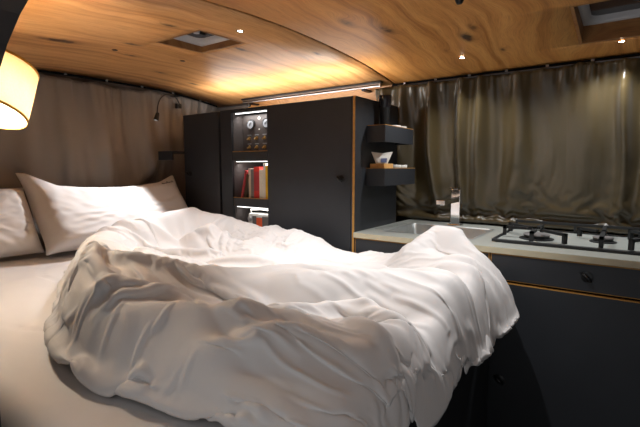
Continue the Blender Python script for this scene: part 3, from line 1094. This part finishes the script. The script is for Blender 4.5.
for (cx, cy, lst, r0) in ((-0.265, 1.83, [(-0.388, 1.83), (-0.265, 1.712), (-0.155, 1.72), (-0.265, 1.965), (-0.388, 1.95)], 0.035),
                          (-0.05, 1.89, [(-0.05, 1.712), (-0.05, 2.07), (-0.135, 1.96)], 0.025),
                          (0.12, 1.86, [(0.03, 1.712), (0.12, 1.712), (0.232, 1.86), (0.12, 2.07), (0.03, 1.98)], 0.03)):
    for ax, ay in lst:
        support(cx, cy, ax, ay, r0, 0, 0)
bm = bmesh.new()
add_box(bm, -0.388, 0.232, 2.066, 2.076, ZT + 0.038, ZT + 0.050, 0.002)
for x in (-0.388, -0.16, 0.06, 0.222):
    add_box(bm, x, x + 0.010, 2.066, 2.076, ZT + 0.0124, ZT + 0.038)
bm_obj('rear_bar', bm, 'iron', t)

# ------------------------------------------------------------------ little wall boxes and what stands on them
def wall_box(z0, z1, y1, label):
    x0, x1, y0 = -0.9545, -0.862, 1.70
    t = empty('wall_shelf', ((x0 + x1) / 2, (y0 + y1) / 2, z0), label, 'shelf', 'black shelf boxes on the cupboard side')
    w = 0.009
    box('front_board', x0, x1, y0, y0 + w, z0, z1, 'black', t, 0.0006)
    box('side_board', x1 - w, x1, y0 + w + 0.0002, y1, z0, z1, 'black', t, 0.0006)
    box('back_board', x0, x1 - w - 0.0002, y1 - w, y1, z0, z1, 'black', t, 0.0006)
    box('tray', x0, x1 - w - 0.0002, y0 + w + 0.0002, y1 - w - 0.0002, z1 - 0.018, z1 - 0.010, 'black_in', t, 0)
    bm = bmesh.new()
    add_box(bm, x0, x1, y0, y0 + w, z1 + 0.0002, z1 + 0.0022)
    add_box(bm, x1 - w, x1, y0 + w, y1, z1 + 0.0002, z1 + 0.0022)
    bm_obj('edge_band', bm, 'ply_edge', t)
    return z1 - 0.010


zA = wall_box(1.255, 1.328, 2.000, 'upper black shelf box with plywood edge holding a tumbler')
zB = wall_box(1.060, 1.138, 2.035, 'lower black shelf box with plywood edge holding a paper bag')
t = empty('tumbler', (-0.918, 1.80, zA), 'tall black tumbler with a flared top on the upper shelf box', 'tumbler')
lathe('cup', [(0, 0.0003), (0.020, 0.0003), (0.022, 0.004), (0.023, 0.09), (0.024, 0.098)], (-0.918, 1.80, zA), 'matt_black', t)
lathe('collar', [(0.0242, 0.0985), (0.025, 0.100), (0.0305, 0.148), (0.0305, 0.152), (0.028, 0.152), (0.023, 0.105)], (-0.918, 1.80, zA), 'smoke', t)
for y, lb in ((1.885, 'small pale tin beside the black tumbler'), (1.950, 'small pale tin at the curtain end of the upper shelf box')):
    t = empty('small_tin', (-0.905, y, zA), lb, 'tin', 'small tins on the shelf boxes')
    lathe('tin', [(0, 0.0003), (0.026, 0.0003), (0.027, 0.002), (0.027, 0.014), (0, 0.014)], (-0.905, y, zA), 'steel', t)
    lathe('lid', [(0.0, 0.0145), (0.028, 0.0145), (0.0285, 0.021), (0.026, 0.023), (0, 0.0235)], (-0.905, y, zA), 'white', t)
for y, lb in ((1.895, 'small pale jar beside the wooden box'), (1.965, 'small pale jar at the curtain end of the lower shelf box')):
    t = empty('small_jar', (-0.905, y, zB), lb, 'jar', 'small jars on the lower shelf box')
    lathe('jar', [(0, 0.0003), (0.026, 0.0003), (0.028, 0.004), (0.028, 0.016), (0, 0.016)], (-0.905, y, zB), 'cream', t)
    lathe('lid', [(0.0, 0.0165), (0.029, 0.0165), (0.029, 0.025), (0.027, 0.027), (0, 0.027)], (-0.905, y, zB), 'white', t)
t = empty('wooden_box', (-0.912, 1.767, zB), 'small pine box on the lower shelf box', 'box')
xb0, xb1, yb0, yb1 = -0.948, -0.876, 1.722, 1.812
box('side', xb0, xb1, yb0, yb0 + 0.006, zB + 0.0004, zB + 0.032, 'pine', t, 0.0006)
box('side', xb0, xb1, yb1 - 0.006, yb1, zB + 0.0004, zB + 0.032, 'pine', t, 0.0006)
box('side', xb0, xb0 + 0.006, yb0 + 0.0062, yb1 - 0.0062, zB + 0.0004, zB + 0.032, 'pine', t, 0.0006)
box('side', xb1 - 0.006, xb1, yb0 + 0.0062, yb1 - 0.0062, zB + 0.0004, zB + 0.032, 'pine', t, 0.0006)
box('bottom', xb0 + 0.0062, xb1 - 0.0062, yb0 + 0.0062, yb1 - 0.0062, zB + 0.0004, zB + 0.005, 'pine', t, 0)
# paper bag: pinched, flared top, standing in the box
t = empty('paper_bag', (-0.914, 1.785, zB + 0.006), 'crumpled white paper bag with blue label in the pine box', 'bag')
bm = bmesh.new()
rows = []
bu = (0.90, 0.43); bv = (-0.43, 0.90)      # broad side of the bag turned to the room
for (z, hx, hy) in ((0.0, 0.022, 0.022), (0.030, 0.028, 0.022), (0.050, 0.037, 0.014), (0.066, 0.044, 0.006), (0.076, 0.049, 0.002)):
    r = []
    N = 24
    for k in range(N):
        a = 2 * PI * k / N
        ca, sa = math.cos(a), math.sin(a)
        f = (abs(ca) ** 4 + abs(sa) ** 4) ** -0.25
        p_, q_ = hx * ca * f, hy * sa * f + random.uniform(-1, 1) * 0.0012
        r.append(bm.verts.new((-0.911 + bu[0] * p_ + bv[0] * q_, 1.767 + bu[1] * p_ + bv[1] * q_, zB + 0.0065 + z + (0.004 * math.sin(a * 2 + 1) if z > 0.06 else 0))))
    rows.append(r)
for a, b_ in zip(rows[:-1], rows[1:]):
    for k in range(N):
        bm.faces.new((a[k], a[(k + 1) % N], b_[(k + 1) % N], b_[k]))
bm.faces.new(list(reversed(rows[0]))); bm.faces.new(rows[-1])
bm_obj('bag', bm, 'paper', t)
bm = bmesh.new()
qs = [bm.verts.new((-0.911 + bu[0] * p_ + bv[0] * q_, 1.767 + bu[1] * p_ + bv[1] * q_, zB + z_)) for p_, q_, z_ in ((-0.004, -0.0245, 0.037), (0.022, -0.0245, 0.037), (0.024, -0.0165, 0.056), (-0.004, -0.0165, 0.056))]
bm.faces.new(qs)
bm_obj('label', bm, 'blue_print', t)

# ------------------------------------------------------------------ gooseneck reading lamp at the rear
t = empty('reading_lamp', (-2.33, 1.69, 1.53), 'thin black gooseneck reading lamp hanging in front of the rear curtain', 'lamp')
ctl = [Vector(p) for p in ((-2.315, 1.72, 1.53), (-2.30, 1.69, 1.60), (-2.10, 1.46, 1.585), (-2.00, 1.345, 1.50), (-1.985, 1.335, 1.425))]
pts = []
for k in range(21):
    q = list(ctl)
    while len(q) > 1:
        q = [a.lerp(b_, k / 20) for a, b_ in zip(q[:-1], q[1:])]
    pts.append(tuple(q[0]))
tube('gooseneck', pts, 0.003, 'matt_black', t, 8)
hx, hy, hz = pts[-1]
hd_ = lathe('lamp_head', [(0, 0.012), (0.007, 0.010), (0.010, 0.0), (0.013, -0.030), (0.011, -0.032), (0.009, -0.026), (0, -0.026)], (hx, hy, hz - 0.01), 'matt_black', t, axis=(0.08, 0.30, 1), n=16)
lathe('lens', [(0, -0.0275), (0.0085, -0.0275), (0.0085, -0.0262), (0, -0.0262)], (hx, hy, hz - 0.01), 'led', hd_, axis=(0.08, 0.30, 1), n=14)
box('wall_plate', -2.345, -2.316, 1.705, 1.735, 1.515, 1.545, 'matt_black', t, 0.003)
l = spot_light('reading_beam', (hx - 0.004, hy - 0.014, hz - 0.052), (-1.92, 0.98, 0.82), 19.0, 80, 0.45, (0.97, 0.98, 1.0))
l.parent = t
l.location = Vector(l.location) - Vector(t.location)

# ------------------------------------------------------------------ drum-shade wall lamp
LC = Vector((-1.355, 0.425, 1.350))
ax = Vector((-0.17, 0.40, 1.0)).normalized()
t = empty('wall_lamp', tuple(LC), 'lit cream drum-shade lamp with gold piping by the door pillar', 'lamp')
R0, R1, HH = 0.092, 0.100, 0.068
sh = lathe('lamp_shade', [(R1, -HH), (R0, HH), (R0 - 0.0012, HH), (R1 - 0.0012, -HH), (R1, -HH)], LC, 'shade', t, axis=ax, n=48)
for r, h in ((R1 - 0.0004, -HH), (R0 - 0.0004, HH)):
    lathe('piping', [(r - 0.0022, h - 0.003), (r + 0.0016, h - 0.003), (r + 0.0016, h + 0.003), (r - 0.0022, h + 0.003), (r - 0.0022, h - 0.003)], LC, 'gold_trim', sh, axis=ax, n=48)
lathe('bulb', [(0, -0.018), (0.012, -0.014), (0.018, 0.0), (0.015, 0.012), (0.011, 0.022), (0, 0.022)], LC, 'bulb', t, axis=ax, n=18)
lathe('bulb_socket', [(0, 0.0225), (0.013, 0.0225), (0.013, 0.045), (0.005, 0.048), (0.005, HH + 0.02), (0, HH + 0.02)], LC, 'gold_trim', t, axis=ax, n=16)
bm = bmesh.new()
u_, v_, d_ = frame_of(ax)
for k in range(3):
    a = 2 * PI * k / 3
    tube_bm(bm, [LC + d_ * 0.050, LC + d_ * (HH - 0.004) + (u_ * math.cos(a) + v_ * math.sin(a)) * (R0 - 0.002)], 0.0012, 6)
bm_obj('spider', bm, 'gold_trim', t)
top = LC + ax * (HH + 0.018)
tube('arm', [top, top + Vector((-0.01, -0.03, 0.02)), top + Vector((-0.05, -0.10, 0.01)), Vector((top.x - 0.08, 0.216, top.z - 0.02))], 0.005, 'brass', t)
lathe('wall_rose', [(0, 0), (0.035, 0), (0.035, 0.006), (0.02, 0.014), (0, 0.014)], (top.x - 0.08, 0.2012, top.z - 0.02), 'brass', t, axis=(0, 1, 0), n=20)
l = point_light('bulb_light', LC - ax * 0.032, 7.5, (1, 0.93, 0.81), 0.018)
l.parent = t
l.location = Vector(l.location) - Vector(t.location)

# ------------------------------------------------------------------ bed
BZ = 0.740
t = empty('bed', (-1.3, 0.9, 0), 'low black platform bed with a white sheeted mattress', 'bed')
box('platform', -2.30, -0.36, 0.228, 1.562, 0.0, 0.62, 'black', t)
# mattress with softly creased sheet
n1, n2 = 150, 110
u = np.linspace(0, 1, n1); v = np.linspace(0, 1, n2)
mx0, mx1, my0, my1 = -2.295, -0.345, 0.238, 1.562
def superell(a0, a1, b0, b1, r, Uc, Vc):
    return None
xs = mx0 + (mx1 - mx0) * u; ys2 = my0 + (my1 - my0) * v
GX, GY = np.meshgrid(xs, ys2, indexing='ij')
ex = np.minimum(GX - mx0, mx1 - GX); ey = np.minimum(GY - my0, my1 - GY)
def rnd(e, r=0.05):
    q = np.clip(1 - e / r, 0, 1)
    return r * (1 - np.sqrt(1 - q * q * 0.98))
GZ = BZ - np.maximum(rnd(ex), rnd(ey))
cre = np.abs(nz(GX * 2.2 + GY * 1.1, GY * 3.0 - GX * 0.6, 41))
GZ += 0.004 * nz(GX * 3, GY * 3, 40) - 0.004 * np.exp(-(cre / 0.03) ** 2) + 0.0015 * nz(GX * 14, GY * 11, 43)
for (xa, ya, xb2, yb2, w) in ((-1.55, 0.45, -0.75, 0.27, 0.008), (-1.35, 0.60, -1.15, 0.33, 0.007), (-0.72, 0.42, -0.62, 0.27, 0.008), (-1.0, 0.36, -0.85, 0.27, 0.006)):
    L2 = (xb2 - xa) ** 2 + (yb2 - ya) ** 2
    tt = np.clip(((GX - xa) * (xb2 - xa) + (GY - ya) * (yb2 - ya)) / L2, 0, 1)
    dd = np.hypot(GX - xa - tt * (xb2 - xa), GY - ya - tt * (yb2 - ya))
    GZ += 0.005 * np.exp(-(dd / w) ** 2) * np.sin(PI * tt) ** 0.5
top = np.stack([GX, GY, np.minimum(GZ, BZ + 0.002)], -1)
bm = bmesh.new()
V = [[bm.verts.new(top[i, j]) for j in range(n2)] for i in range(n1)]
for i in range(n1 - 1):
    for j in range(n2 - 1):
        bm.faces.new((V[i][j], V[i + 1][j], V[i + 1][j + 1], V[i][j + 1]))
loop = [V[i][0] for i in range(n1)] + [V[-1][j] for j in range(1, n2)] + [V[i][-1] for i in range(n1 - 2, -1, -1)] + [V[0][j] for j in range(n2 - 2, 0, -1)]
low = [bm.verts.new((v_.co.x, v_.co.y, 0.6205)) for v_ in loop]
for k in range(len(loop)):
    j = (k + 1) % len(loop)
    bm.faces.new((loop[k], low[k], low[j], loop[j]))
bm.faces.new(low)
bmesh.ops.recalc_face_normals(bm, faces=bm.faces)
bm_obj('mattress', bm, 'sheet', t, True)


# ------------------------------------------------------------------ pillows: sewn sheets blown up by pressure
def pillow(wd, ht, puff, seed):
    n, m_ = 61, 45
    a, b_ = np.meshgrid(np.linspace(-wd / 2, wd / 2, n), np.linspace(-ht / 2, ht / 2, m_), indexing='ij')
    P = np.stack([a, b_, 0.004 * np.cos(PI * a / wd) * np.cos(PI * b_ / ht) + 0.002 * nz(a * 20, b_ * 20, seed)], -1)
    edge = np.zeros((n, m_), bool)
    edge[0] = edge[-1] = True; edge[:, 0] = edge[:, -1] = True
    def coll(P):
        P[edge, 2] = 0.0
        P[..., 2] = np.maximum(P[..., 2], 0.0)
        P[..., 2] = np.minimum(P[..., 2], puff)
        return P
    def force(P):
        gx = np.gradient(P, axis=0); gy = np.gradient(P, axis=1)
        nn = np.cross(gx, gy)
        nn /= np.linalg.norm(nn, axis=-1, keepdims=True) + 1e-9
        f = nn * 0.0012
        f[edge] *= 0.3
        return f
    wr = 1.0 + 0.035 * (1 + nz(a * 9, b_ * 9, seed + 2))
    sc = np.stack([wr, wr], -1)
    return cloth(P, sc, 90, 4, coll, grav=0.0, bend=0.12, force=force, damp=0.90)


def pillow_obj(name, wd, ht, puff, seed, place, label, parts=None):
    top = pillow(wd, ht, puff, seed)
    top2 = pillow(wd, ht, puff * 0.8, seed + 5)
    n, m_, _ = top.shape
    # pull creases running in from the seams
    ua, ub = top[..., 0] / (wd / 2), top[..., 1] / (ht / 2)
    rr_ = np.maximum(np.abs(ua), np.abs(ub)); an = np.arctan2(ub * ht, ua * wd)
    wv_ = np.abs(nz(an * 5.0 + 3, rr_ * 2.0, seed + 7)) + 0.6 * np.abs(nz(ua * 4 + ub * 2, ub * 3 - ua, seed + 8))
    top[..., 2] += 0.009 * (wv_ - 0.35) * np.clip((1 - rr_) / 0.12, 0, 1)
    top[..., 2] = np.maximum(top[..., 2], 0)
    sx, sy = top[..., 0], top[..., 1]
    bot = top2.copy()
    ed = np.zeros((n, m_), bool); ed[0] = ed[-1] = True; ed[:, 0] = ed[:, -1] = True
    # both sheets share the seam of the first
    bot[..., 2] *= -1
    bot[ed] = top[ed]
    idx = np.arange(n * m_).reshape(n, m_)
    idb = idx + n * m_
    idb = np.where(ed, idx, idb)
    q1 = np.stack([idx[:-1, :-1], idx[1:, :-1], idx[1:, 1:], idx[:-1, 1:]], -1).reshape(-1, 4)
    q2 = np.stack([idb[:-1, :-1], idb[:-1, 1:], idb[1:, 1:], idb[1:, :-1]], -1).reshape(-1, 4)
    A = np.concatenate([top.reshape(-1, 3), bot.reshape(-1, 3)])
    W_ = place(A)
    me = bpy.data.meshes.new(name)
    used = np.unique(np.concatenate([q1, q2]))
    remap = -np.ones(len(A), int); remap[used] = np.arange(len(used))
    me.from_pydata(W_[used].tolist(), [], remap[np.concatenate([q1, q2])].tolist())
    me.update()
    t = empty(name, tuple(W_[used].mean(0)), label, 'pillow', 'pillows')
    o = put('pillow_case', me, 'linen', t, True)
    md = o.modifiers.new('smooth', 'SUBSURF'); md.levels = 1; md.render_levels = 1
    return t, W_, top, n, m_


def place_main(A):
    # local x -> world Y, local y -> up the lean, local z -> out towards the room
    x, y, z = A[:, 0], A[:, 1].copy(), A[:, 2]
    lean = np.radians(58) + 0.5 * (y / 0.22) * 0.25
    h = y + 0.235
    # slump: lower part bends forward
    ang = np.radians(66) - 0.25 * (1 - np.clip(h / 0.2, 0, 1))
    X_ = -1.985 - h * np.cos(np.radians(62)) + z * np.sin(np.radians(62))
    Z_ = BZ + 0.030 + h * np.sin(np.radians(62)) * 0.76 + z * np.cos(np.radians(62)) * 0.9
    sag = 0.035 * np.cos(PI * x / 0.86) * np.clip(h / 0.45, 0, 1)
    Z_ = Z_ - sag
    ear = np.clip((-x - 0.30) / 0.11, 0, 1) * np.clip((y - 0.12) / 0.10, 0, 1)
    ear2 = np.clip((x - 0.30) / 0.11, 0, 1) * np.clip((y - 0.12) / 0.10, 0, 1)
    Z_ = Z_ - 0.012 * np.clip(h / 0.3, 0, 1) + 0.045 * ear + 0.020 * ear2
    Y_ = 1.172 + x * 0.90 - 0.01 * ear
    Z_ = np.maximum(Z_, BZ + 0.004)
    return np.stack([X_, Y_, Z_], -1)


pt, PW, _, pn, pm = pillow_obj('pillow', 0.86, 0.46, 0.085, 51, place_main, 'white pillow with a dark stitched mark leaning by the cupboard')
# small dark stitched mark near the upper right corner
G = PW[:pn * pm].reshape(pn, pm, 3)
bm = bmesh.new()
pat = [(0.0, .7, 0.9), (.8, .55, .5), (1.5, .6, .5), (2.3, .5, 1.0), (3.0, .7, .5), (3.9, .5, .5), (4.6, .6, .8)]
ci, cj = 50, 37
for a0, w_, h_ in pat:
    for s0, s1, r0, r1 in ((0, 1, 0, .35), (0, .45, 0, 1), (.62, 1, 0, 1)):
        qs = []
        for (s, r) in ((s0, r0), (s1, r0), (s1, r1), (s0, r1)):
            fi = ci - 1.5 + (a0 + w_ * s) * 1.1
            fj = cj - 0.8 + r * h_ * 1.7
            i0, j0 = int(fi), int(fj)
            di, dj = fi - i0, fj - j0
            p = (G[i0, j0] * (1 - di) + G[i0 + 1, j0] * di) * (1 - dj) + (G[i0, j0 + 1] * (1 - di) + G[i0 + 1, j0 + 1] * di) * dj
            qs.append(bm.verts.new(p + np.array([0.005, 0, 0.003])))
        bm.faces.new(qs)
bm_obj('stitched_mark', bm, 'thread', pt)


def place_second(A):
    x, y, z = A[:, 0], A[:, 1], A[:, 2]
    h = y + 0.22
    X_ = -2.075 - h * 0.36 + z * np.sin(np.radians(66))
    Z_ = BZ + 0.03 + h * np.sin(np.radians(60)) * 0.72 + z * np.cos(np.radians(60)) * 0.9
    return np.stack([X_, 0.515 + x, np.maximum(Z_, BZ + 0.004)], -1)


pillow_obj('pillow', 0.54, 0.44, 0.075, 61, place_second, 'plain white pillow without a mark beside the marked pillow')

# ------------------------------------------------------------------ duvet
near = np.array([(-1.80, 0.98), (-1.66, 0.76), (-1.48, 0.62), (-1.28, 0.54), (-1.08, 0.435), (-0.95, 0.385), (-0.82, 0.36), (-0.66, 0.375), (-0.50, 0.40), (-0.36, 0.42), (-0.26, 0.46)])
far = np.array([(-1.84, 1.28), (-1.80, 1.44), (-1.66, 1.53), (-1.50, 1.555), (-1.30, 1.555), (-1.10, 1.55), (-0.90, 1.55), (-0.70, 1.555), (-0.52, 1.555), (-0.36, 1.53), (-0.255, 1.44)])


def resample(pts, n, pw=1.0):
    d = np.r_[0, np.cumsum(np.hypot(*np.diff(pts, axis=0).T))]
    # smooth by cubic-ish interpolation
    s = np.linspace(0, d[-1], n)
    x = np.interp(s, d, pts[:, 0]); y = np.interp(s, d, pts[:, 1])
    k = np.ones(9) / 9
    for _ in range(2):
        xp = np.pad(x, 4, mode='edge'); yp = np.pad(y, 4, mode='edge')
        xs_, ys_ = np.convolve(xp, k, 'valid'), np.convolve(yp, k, 'valid')
        x[4:-4], y[4:-4] = xs_[4:-4], ys_[4:-4]
    return np.stack([x, y], -1)


# ridge strokes: polyline (x, y, height above mattress), half width
RIDGES = [
    ([(-1.60, 0.86, .15), (-1.70, 1.10, .185), (-1.70, 1.32, .20), (-1.58, 1.43, .155), (-1.38, 1.45, .11), (-1.18, 1.44, .115), (-1.08, 1.42, .10)], .13),
    ([(-1.60, 0.84, .14), (-1.40, .68, .15), (-1.15, .54, .155), (-0.96, .46, .15), (-0.82, .42, .12)], .12),
    ([(-0.96, .47, .14), (-.86, .57, .145), (-.79, .68, .150), (-.72, .78, .145), (-.58, .85, .140), (-.43, .93, .140), (-.33, .95, .135), (-.25, .92, .11)], .15),
    ([(-.80, .45, .12), (-.62, .52, .12), (-.45, .58, .11), (-.30, .66, .10)], .16),
    ([(-.58, 1.36, .12), (-.53, 1.46, .185), (-.46, 1.44, .17), (-.38, 1.40, .11)], .085),
    ([(-.75, 1.45, .05), (-.58, 1.40, .09), (-.40, 1.25, .105), (-.30, 1.12, .10)], .12),
    ([(-1.45, 1.18, .10), (-1.25, 1.22, .085), (-1.08, 1.18, .075)], .10),
    ([(-1.30, .80, .12), (-1.10, .72, .11), (-.95, .70, .10)], .07),
]
# narrow hand-placed folds (x0, y0, x1, y1, height, width)
FOLDS = [(-1.28, .62, -.98, .55, .030, .022), (-1.05, .50, -.80, .62, .034, .022), (-.90, .38, -.70, .55, .026, .02), (-1.15, .56, -.90, .44, .03, .02), (-.75, .40, -.45, .62, .022, .028),
         (-.60, .42, -.30, .58, .022, .025), (-.70, .62, -.35, .80, .026, .028), (-.62, .70, -.28, .86, -.022, .022), (-.85, .60, -.55, .66, -.02, .022),
         (-1.62, 1.0, -1.35, 1.28, .026, .022), (-1.52, .92, -1.25, 1.10, .026, .02), (-1.45, .78, -1.15, .95, .028, .022), (-1.30, 1.30, -1.02, 1.30, .02, .02),
         (-1.2, 1.0, -.9, 1.12, .022, .022), (-.95, 1.05, -.6, 1.10, .02, .022), (-.90, 1.25, -.55, 1.22, .018, .022), (-.55, 1.05, -.28, 1.0, .024, .02), (-.50, 1.18, -.26, 1.14, .026, .018),
         (-.45, .78, -.25, .70, .024, .018), (-.42, .66, -.24, .58, .024, .018), (-.45, 1.30, -.26, 1.28, .02, .018)]


def seg_dist(x, y, a, b_):
    L2 = (b_[0] - a[0]) ** 2 + (b_[1] - a[1]) ** 2
    t_ = np.clip(((x - a[0]) * (b_[0] - a[0]) + (y - a[1]) * (b_[1] - a[1])) / L2, 0, 1)
    return np.hypot(x - a[0] - t_ * (b_[0] - a[0]), y - a[1] - t_ * (b_[1] - a[1])), t_


def duvet_height(x, y):
    h = np.full_like(x, 0.055)
    acc = np.zeros_like(x)
    for pts, w in RIDGES:
        best = np.zeros_like(x)
        for a, b_ in zip(pts[:-1], pts[1:]):
            dd, t_ = seg_dist(x, y, a, b_)
            hh = a[2] + (b_[2] - a[2]) * t_
            best = np.maximum(best, hh * np.exp(-(dd / w) ** 2))
        acc = np.maximum(acc, best) + 0.15 * np.minimum(acc, best)
    h = np.sqrt(h ** 2 + acc ** 2)
    wx = x + 0.03 * nz(x * 6, y * 6, 71); wy = y + 0.03 * nz(x * 6, y * 6, 72)
    for (xa, ya, xb_, yb_, hh, w) in FOLDS:
        hh = hh * 1.25
        dd, t_ = seg_dist(wx, wy, (xa, ya), (xb_, yb_))
        h = h + hh * np.exp(-(dd / w) ** 2) * np.sin(PI * np.clip(t_, 0.02, 0.98)) ** 0.6
    bil = lambda n_: np.sqrt(n_ * n_ + 0.004)
    # folds fanning out of the pinch at the near left corner
    px, py = wx + 1.08, wy - 0.53
    r = np.hypot(px, py) + 1e-4; th = np.arctan2(py, px)
    fan = bil(nz(th * 4.2 + 0.5 * nz(x * 5, y * 5, 91), r * 2.6, 92)) * np.clip(r / 0.12, 0.25, 1)
    wfan = np.exp(-(np.clip(y - (0.62 + 0.42 * (x + 1.0)) , 0, 9) / 0.16) ** 2)
    fan2 = bil(nz(th * 9.0, r * 5.0, 93)) * np.clip(1.3 - r / 0.5, 0, 1)
    # creases falling off the rear roll into the hollow
    rx, ry = wx + 1.15, wy - 1.0
    th2 = np.arctan2(ry, rx); r2 = np.hypot(rx, ry)
    back = bil(nz(th2 * 4.5, r2 * 3.5 + 5, 94))
    wback = np.clip((r2 - 0.12) / 0.2, 0, 1) * (1 - wfan)
    # pleats over the foot end
    pl = bil(nz(wy * 11, wx * 2.5, 95))
    wpl = np.clip((x + 0.62) / 0.3, 0, 1)
    h = h + 0.034 * (fan - 0.25) * wfan * (1 - 0.6 * wpl) + 0.030 * (back - 0.25) * wback * (1 - 0.6 * wpl) + 0.020 * (pl - 0.25) * wpl
    return np.maximum(h, 0.03)


NS, NT = 280, 210
Nn = resample(near, NS); Ff = resample(far, NS)
# finer sampling close to the hems
tt = np.linspace(0, 1, NT)
tt = tt - 0.06 * np.sin(2 * PI * tt)
GX = Nn[:, None, 0] * (1 - tt) + Ff[:, None, 0] * tt
GY = Nn[:, None, 1] * (1 - tt) + Ff[:, None, 1] * tt
# rounded head side
ss = np.linspace(0, 1, NS)[:, None]
GX = GX - 0.06 * np.sin(PI * tt)[None] * np.clip(1 - ss / 0.12, 0, 1)

# footprint distance on a raster
poly = np.concatenate([np.stack([GX[:, 0], GY[:, 0]], -1)[::6], np.stack([GX[-1], GY[-1]], -1)[::10], np.stack([GX[:, -1], GY[:, -1]], -1)[::-6], np.stack([GX[0], GY[0]], -1)[::-10]])
NBX, NBY = 480, 340
bx0, bx1, by0, by1 = -2.05, -0.05, 0.2, 1.65
RX, RY = np.meshgrid(np.linspace(bx0, bx1, NBX), np.linspace(by0, by1, NBY), indexing='ij')
D = np.full_like(RX, 9.0)
inside = np.zeros(RX.shape, bool)
for k in range(len(poly)):
    a = poly[k]; b_ = poly[(k + 1) % len(poly)]
    if np.hypot(*(a - b_)) < 1e-6:
        continue
    D = np.minimum(D, seg_dist(RX, RY, a, b_)[0])
    cond = ((a[1] > RY) != (b_[1] > RY))
    xi = (b_[0] - a[0]) * (RY - a[1]) / (b_[1] - a[1] + 1e-12) + a[0]
    inside ^= cond & (RX < xi)
D = np.where(inside, D, 0)
RE = 0.085
q = np.clip(1 - D / RE, 0, 1)
prof = np.sqrt(np.clip(1 - q * q, 0, 1))
HT = duvet_height(RX, RY)
foot = np.clip((RX + 0.335) / 0.10, 0, 1)
foot = foot * foot * (3 - 2 * foot)
floor_z = BZ + 0.010 - 0.115 * foot
HF = floor_z + (BZ + HT - floor_z) * prof


def sample(x, y, F=HF):
    fx = np.clip((x - bx0) / (bx1 - bx0) * (NBX - 1), 0, NBX - 1.001)
    fy = np.clip((y - by0) / (by1 - by0) * (NBY - 1), 0, NBY - 1.001)
    i = fx.astype(int); j = fy.astype(int)
    a = fx - i; b_ = fy - j
    return (F[i, j] * (1 - a) + F[i + 1, j] * a) * (1 - b_) + (F[i, j + 1] * (1 - a) + F[i + 1, j + 1] * a) * b_


P0 = np.stack([GX, GY, sample(GX, GY)], -1)
edge = np.zeros((NS, NT)); edge[0] = edge[-1] = 1; edge[:, 0] = edge[:, -1] = 1
pin = np.maximum(edge, 0.004)
# more slack where the photograph shows tight creasing
gs = lambda cx, cy, wx_, wy_: np.exp(-(((GX - cx) / wx_) ** 2 + ((GY - cy) / wy_) ** 2))
sl_t = 0.07 + 0.12 * gs(-0.75, 0.55, 0.5, 0.22) + 0.05 * np.exp(-((GX + 0.40) / 0.12) ** 2) - 0.05 * np.exp(-((GX + 0.24) / 0.05) ** 2) + 0.05 * gs(-1.3, 1.0, 0.3, 0.3)
sl_s = 0.04 + 0.16 * gs(-1.10, 0.52, 0.30, 0.20) + 0.03 * gs(-1.5, 1.15, 0.35, 0.35)
mod = 1.25 * (1 + 0.8 * nz(GX * 4, GY * 4, 81) + 0.3 * nz(GX * 11, GY * 11, 82)) * (1 - 0.55 * gs(-1.6, 1.05, 0.25, 0.5))
RS = np.stack([1 + sl_s * mod, 1 + sl_t * mod], -1)
Pi = P0.copy()
Pi[..., 2] += 0.004 * nz(GX * 16 + GY * 6, GY * 16, 83) + 0.003 * nz(GX * 34, GY * 30, 84) + 0.004


def duv_coll(P):
    h = sample(P[..., 0], P[..., 1]) - 0.004
    P[..., 2] = np.maximum(P[..., 2], h)
    P[..., 2] = np.minimum(P[..., 2], h + 0.045)
    dxy = P[..., :2] - P0[..., :2]
    ln = np.linalg.norm(dxy, axis=-1, keepdims=True) + 1e-9
    P[..., :2] = P0[..., :2] + dxy * np.minimum(1, 0.034 / ln)
    P[..., 0] = np.minimum(P[..., 0], -0.16)
    P[..., 1] = np.minimum(P[..., 1], 1.572)
    return P


Pc = cloth(Pi, RS, 110, 5, duv_coll, grav=-0.0004, bend=0.03, pin=pin, pin_k=0.5, damp=0.90, rest=P0)
# hem tucked under: rows below the edge bring the cover round to the mattress
def hem(edge_pts, inward):
    rows = []
    for k, (dz, din) in enumerate(((-0.012, 0.006), (-0.022, 0.020))):
        r = edge_pts.copy()
        r[:, 2] += dz * 0.0
        r[:, :2] += inward * din
        rows.append(r)
    return rows


t = empty('duvet', (-0.95, 0.95, BZ), 'rumpled white duvet thrown across the bed', 'duvet')
dv = grid_obj('duvet_cover', Pc, 'linen', t, 0.0)
md = dv.modifiers.new('thickness', 'SOLIDIFY'); md.thickness = 0.004; md.offset = 1
md = dv.modifiers.new('smooth', 'SUBSURF'); md.levels = 1; md.render_levels = 1
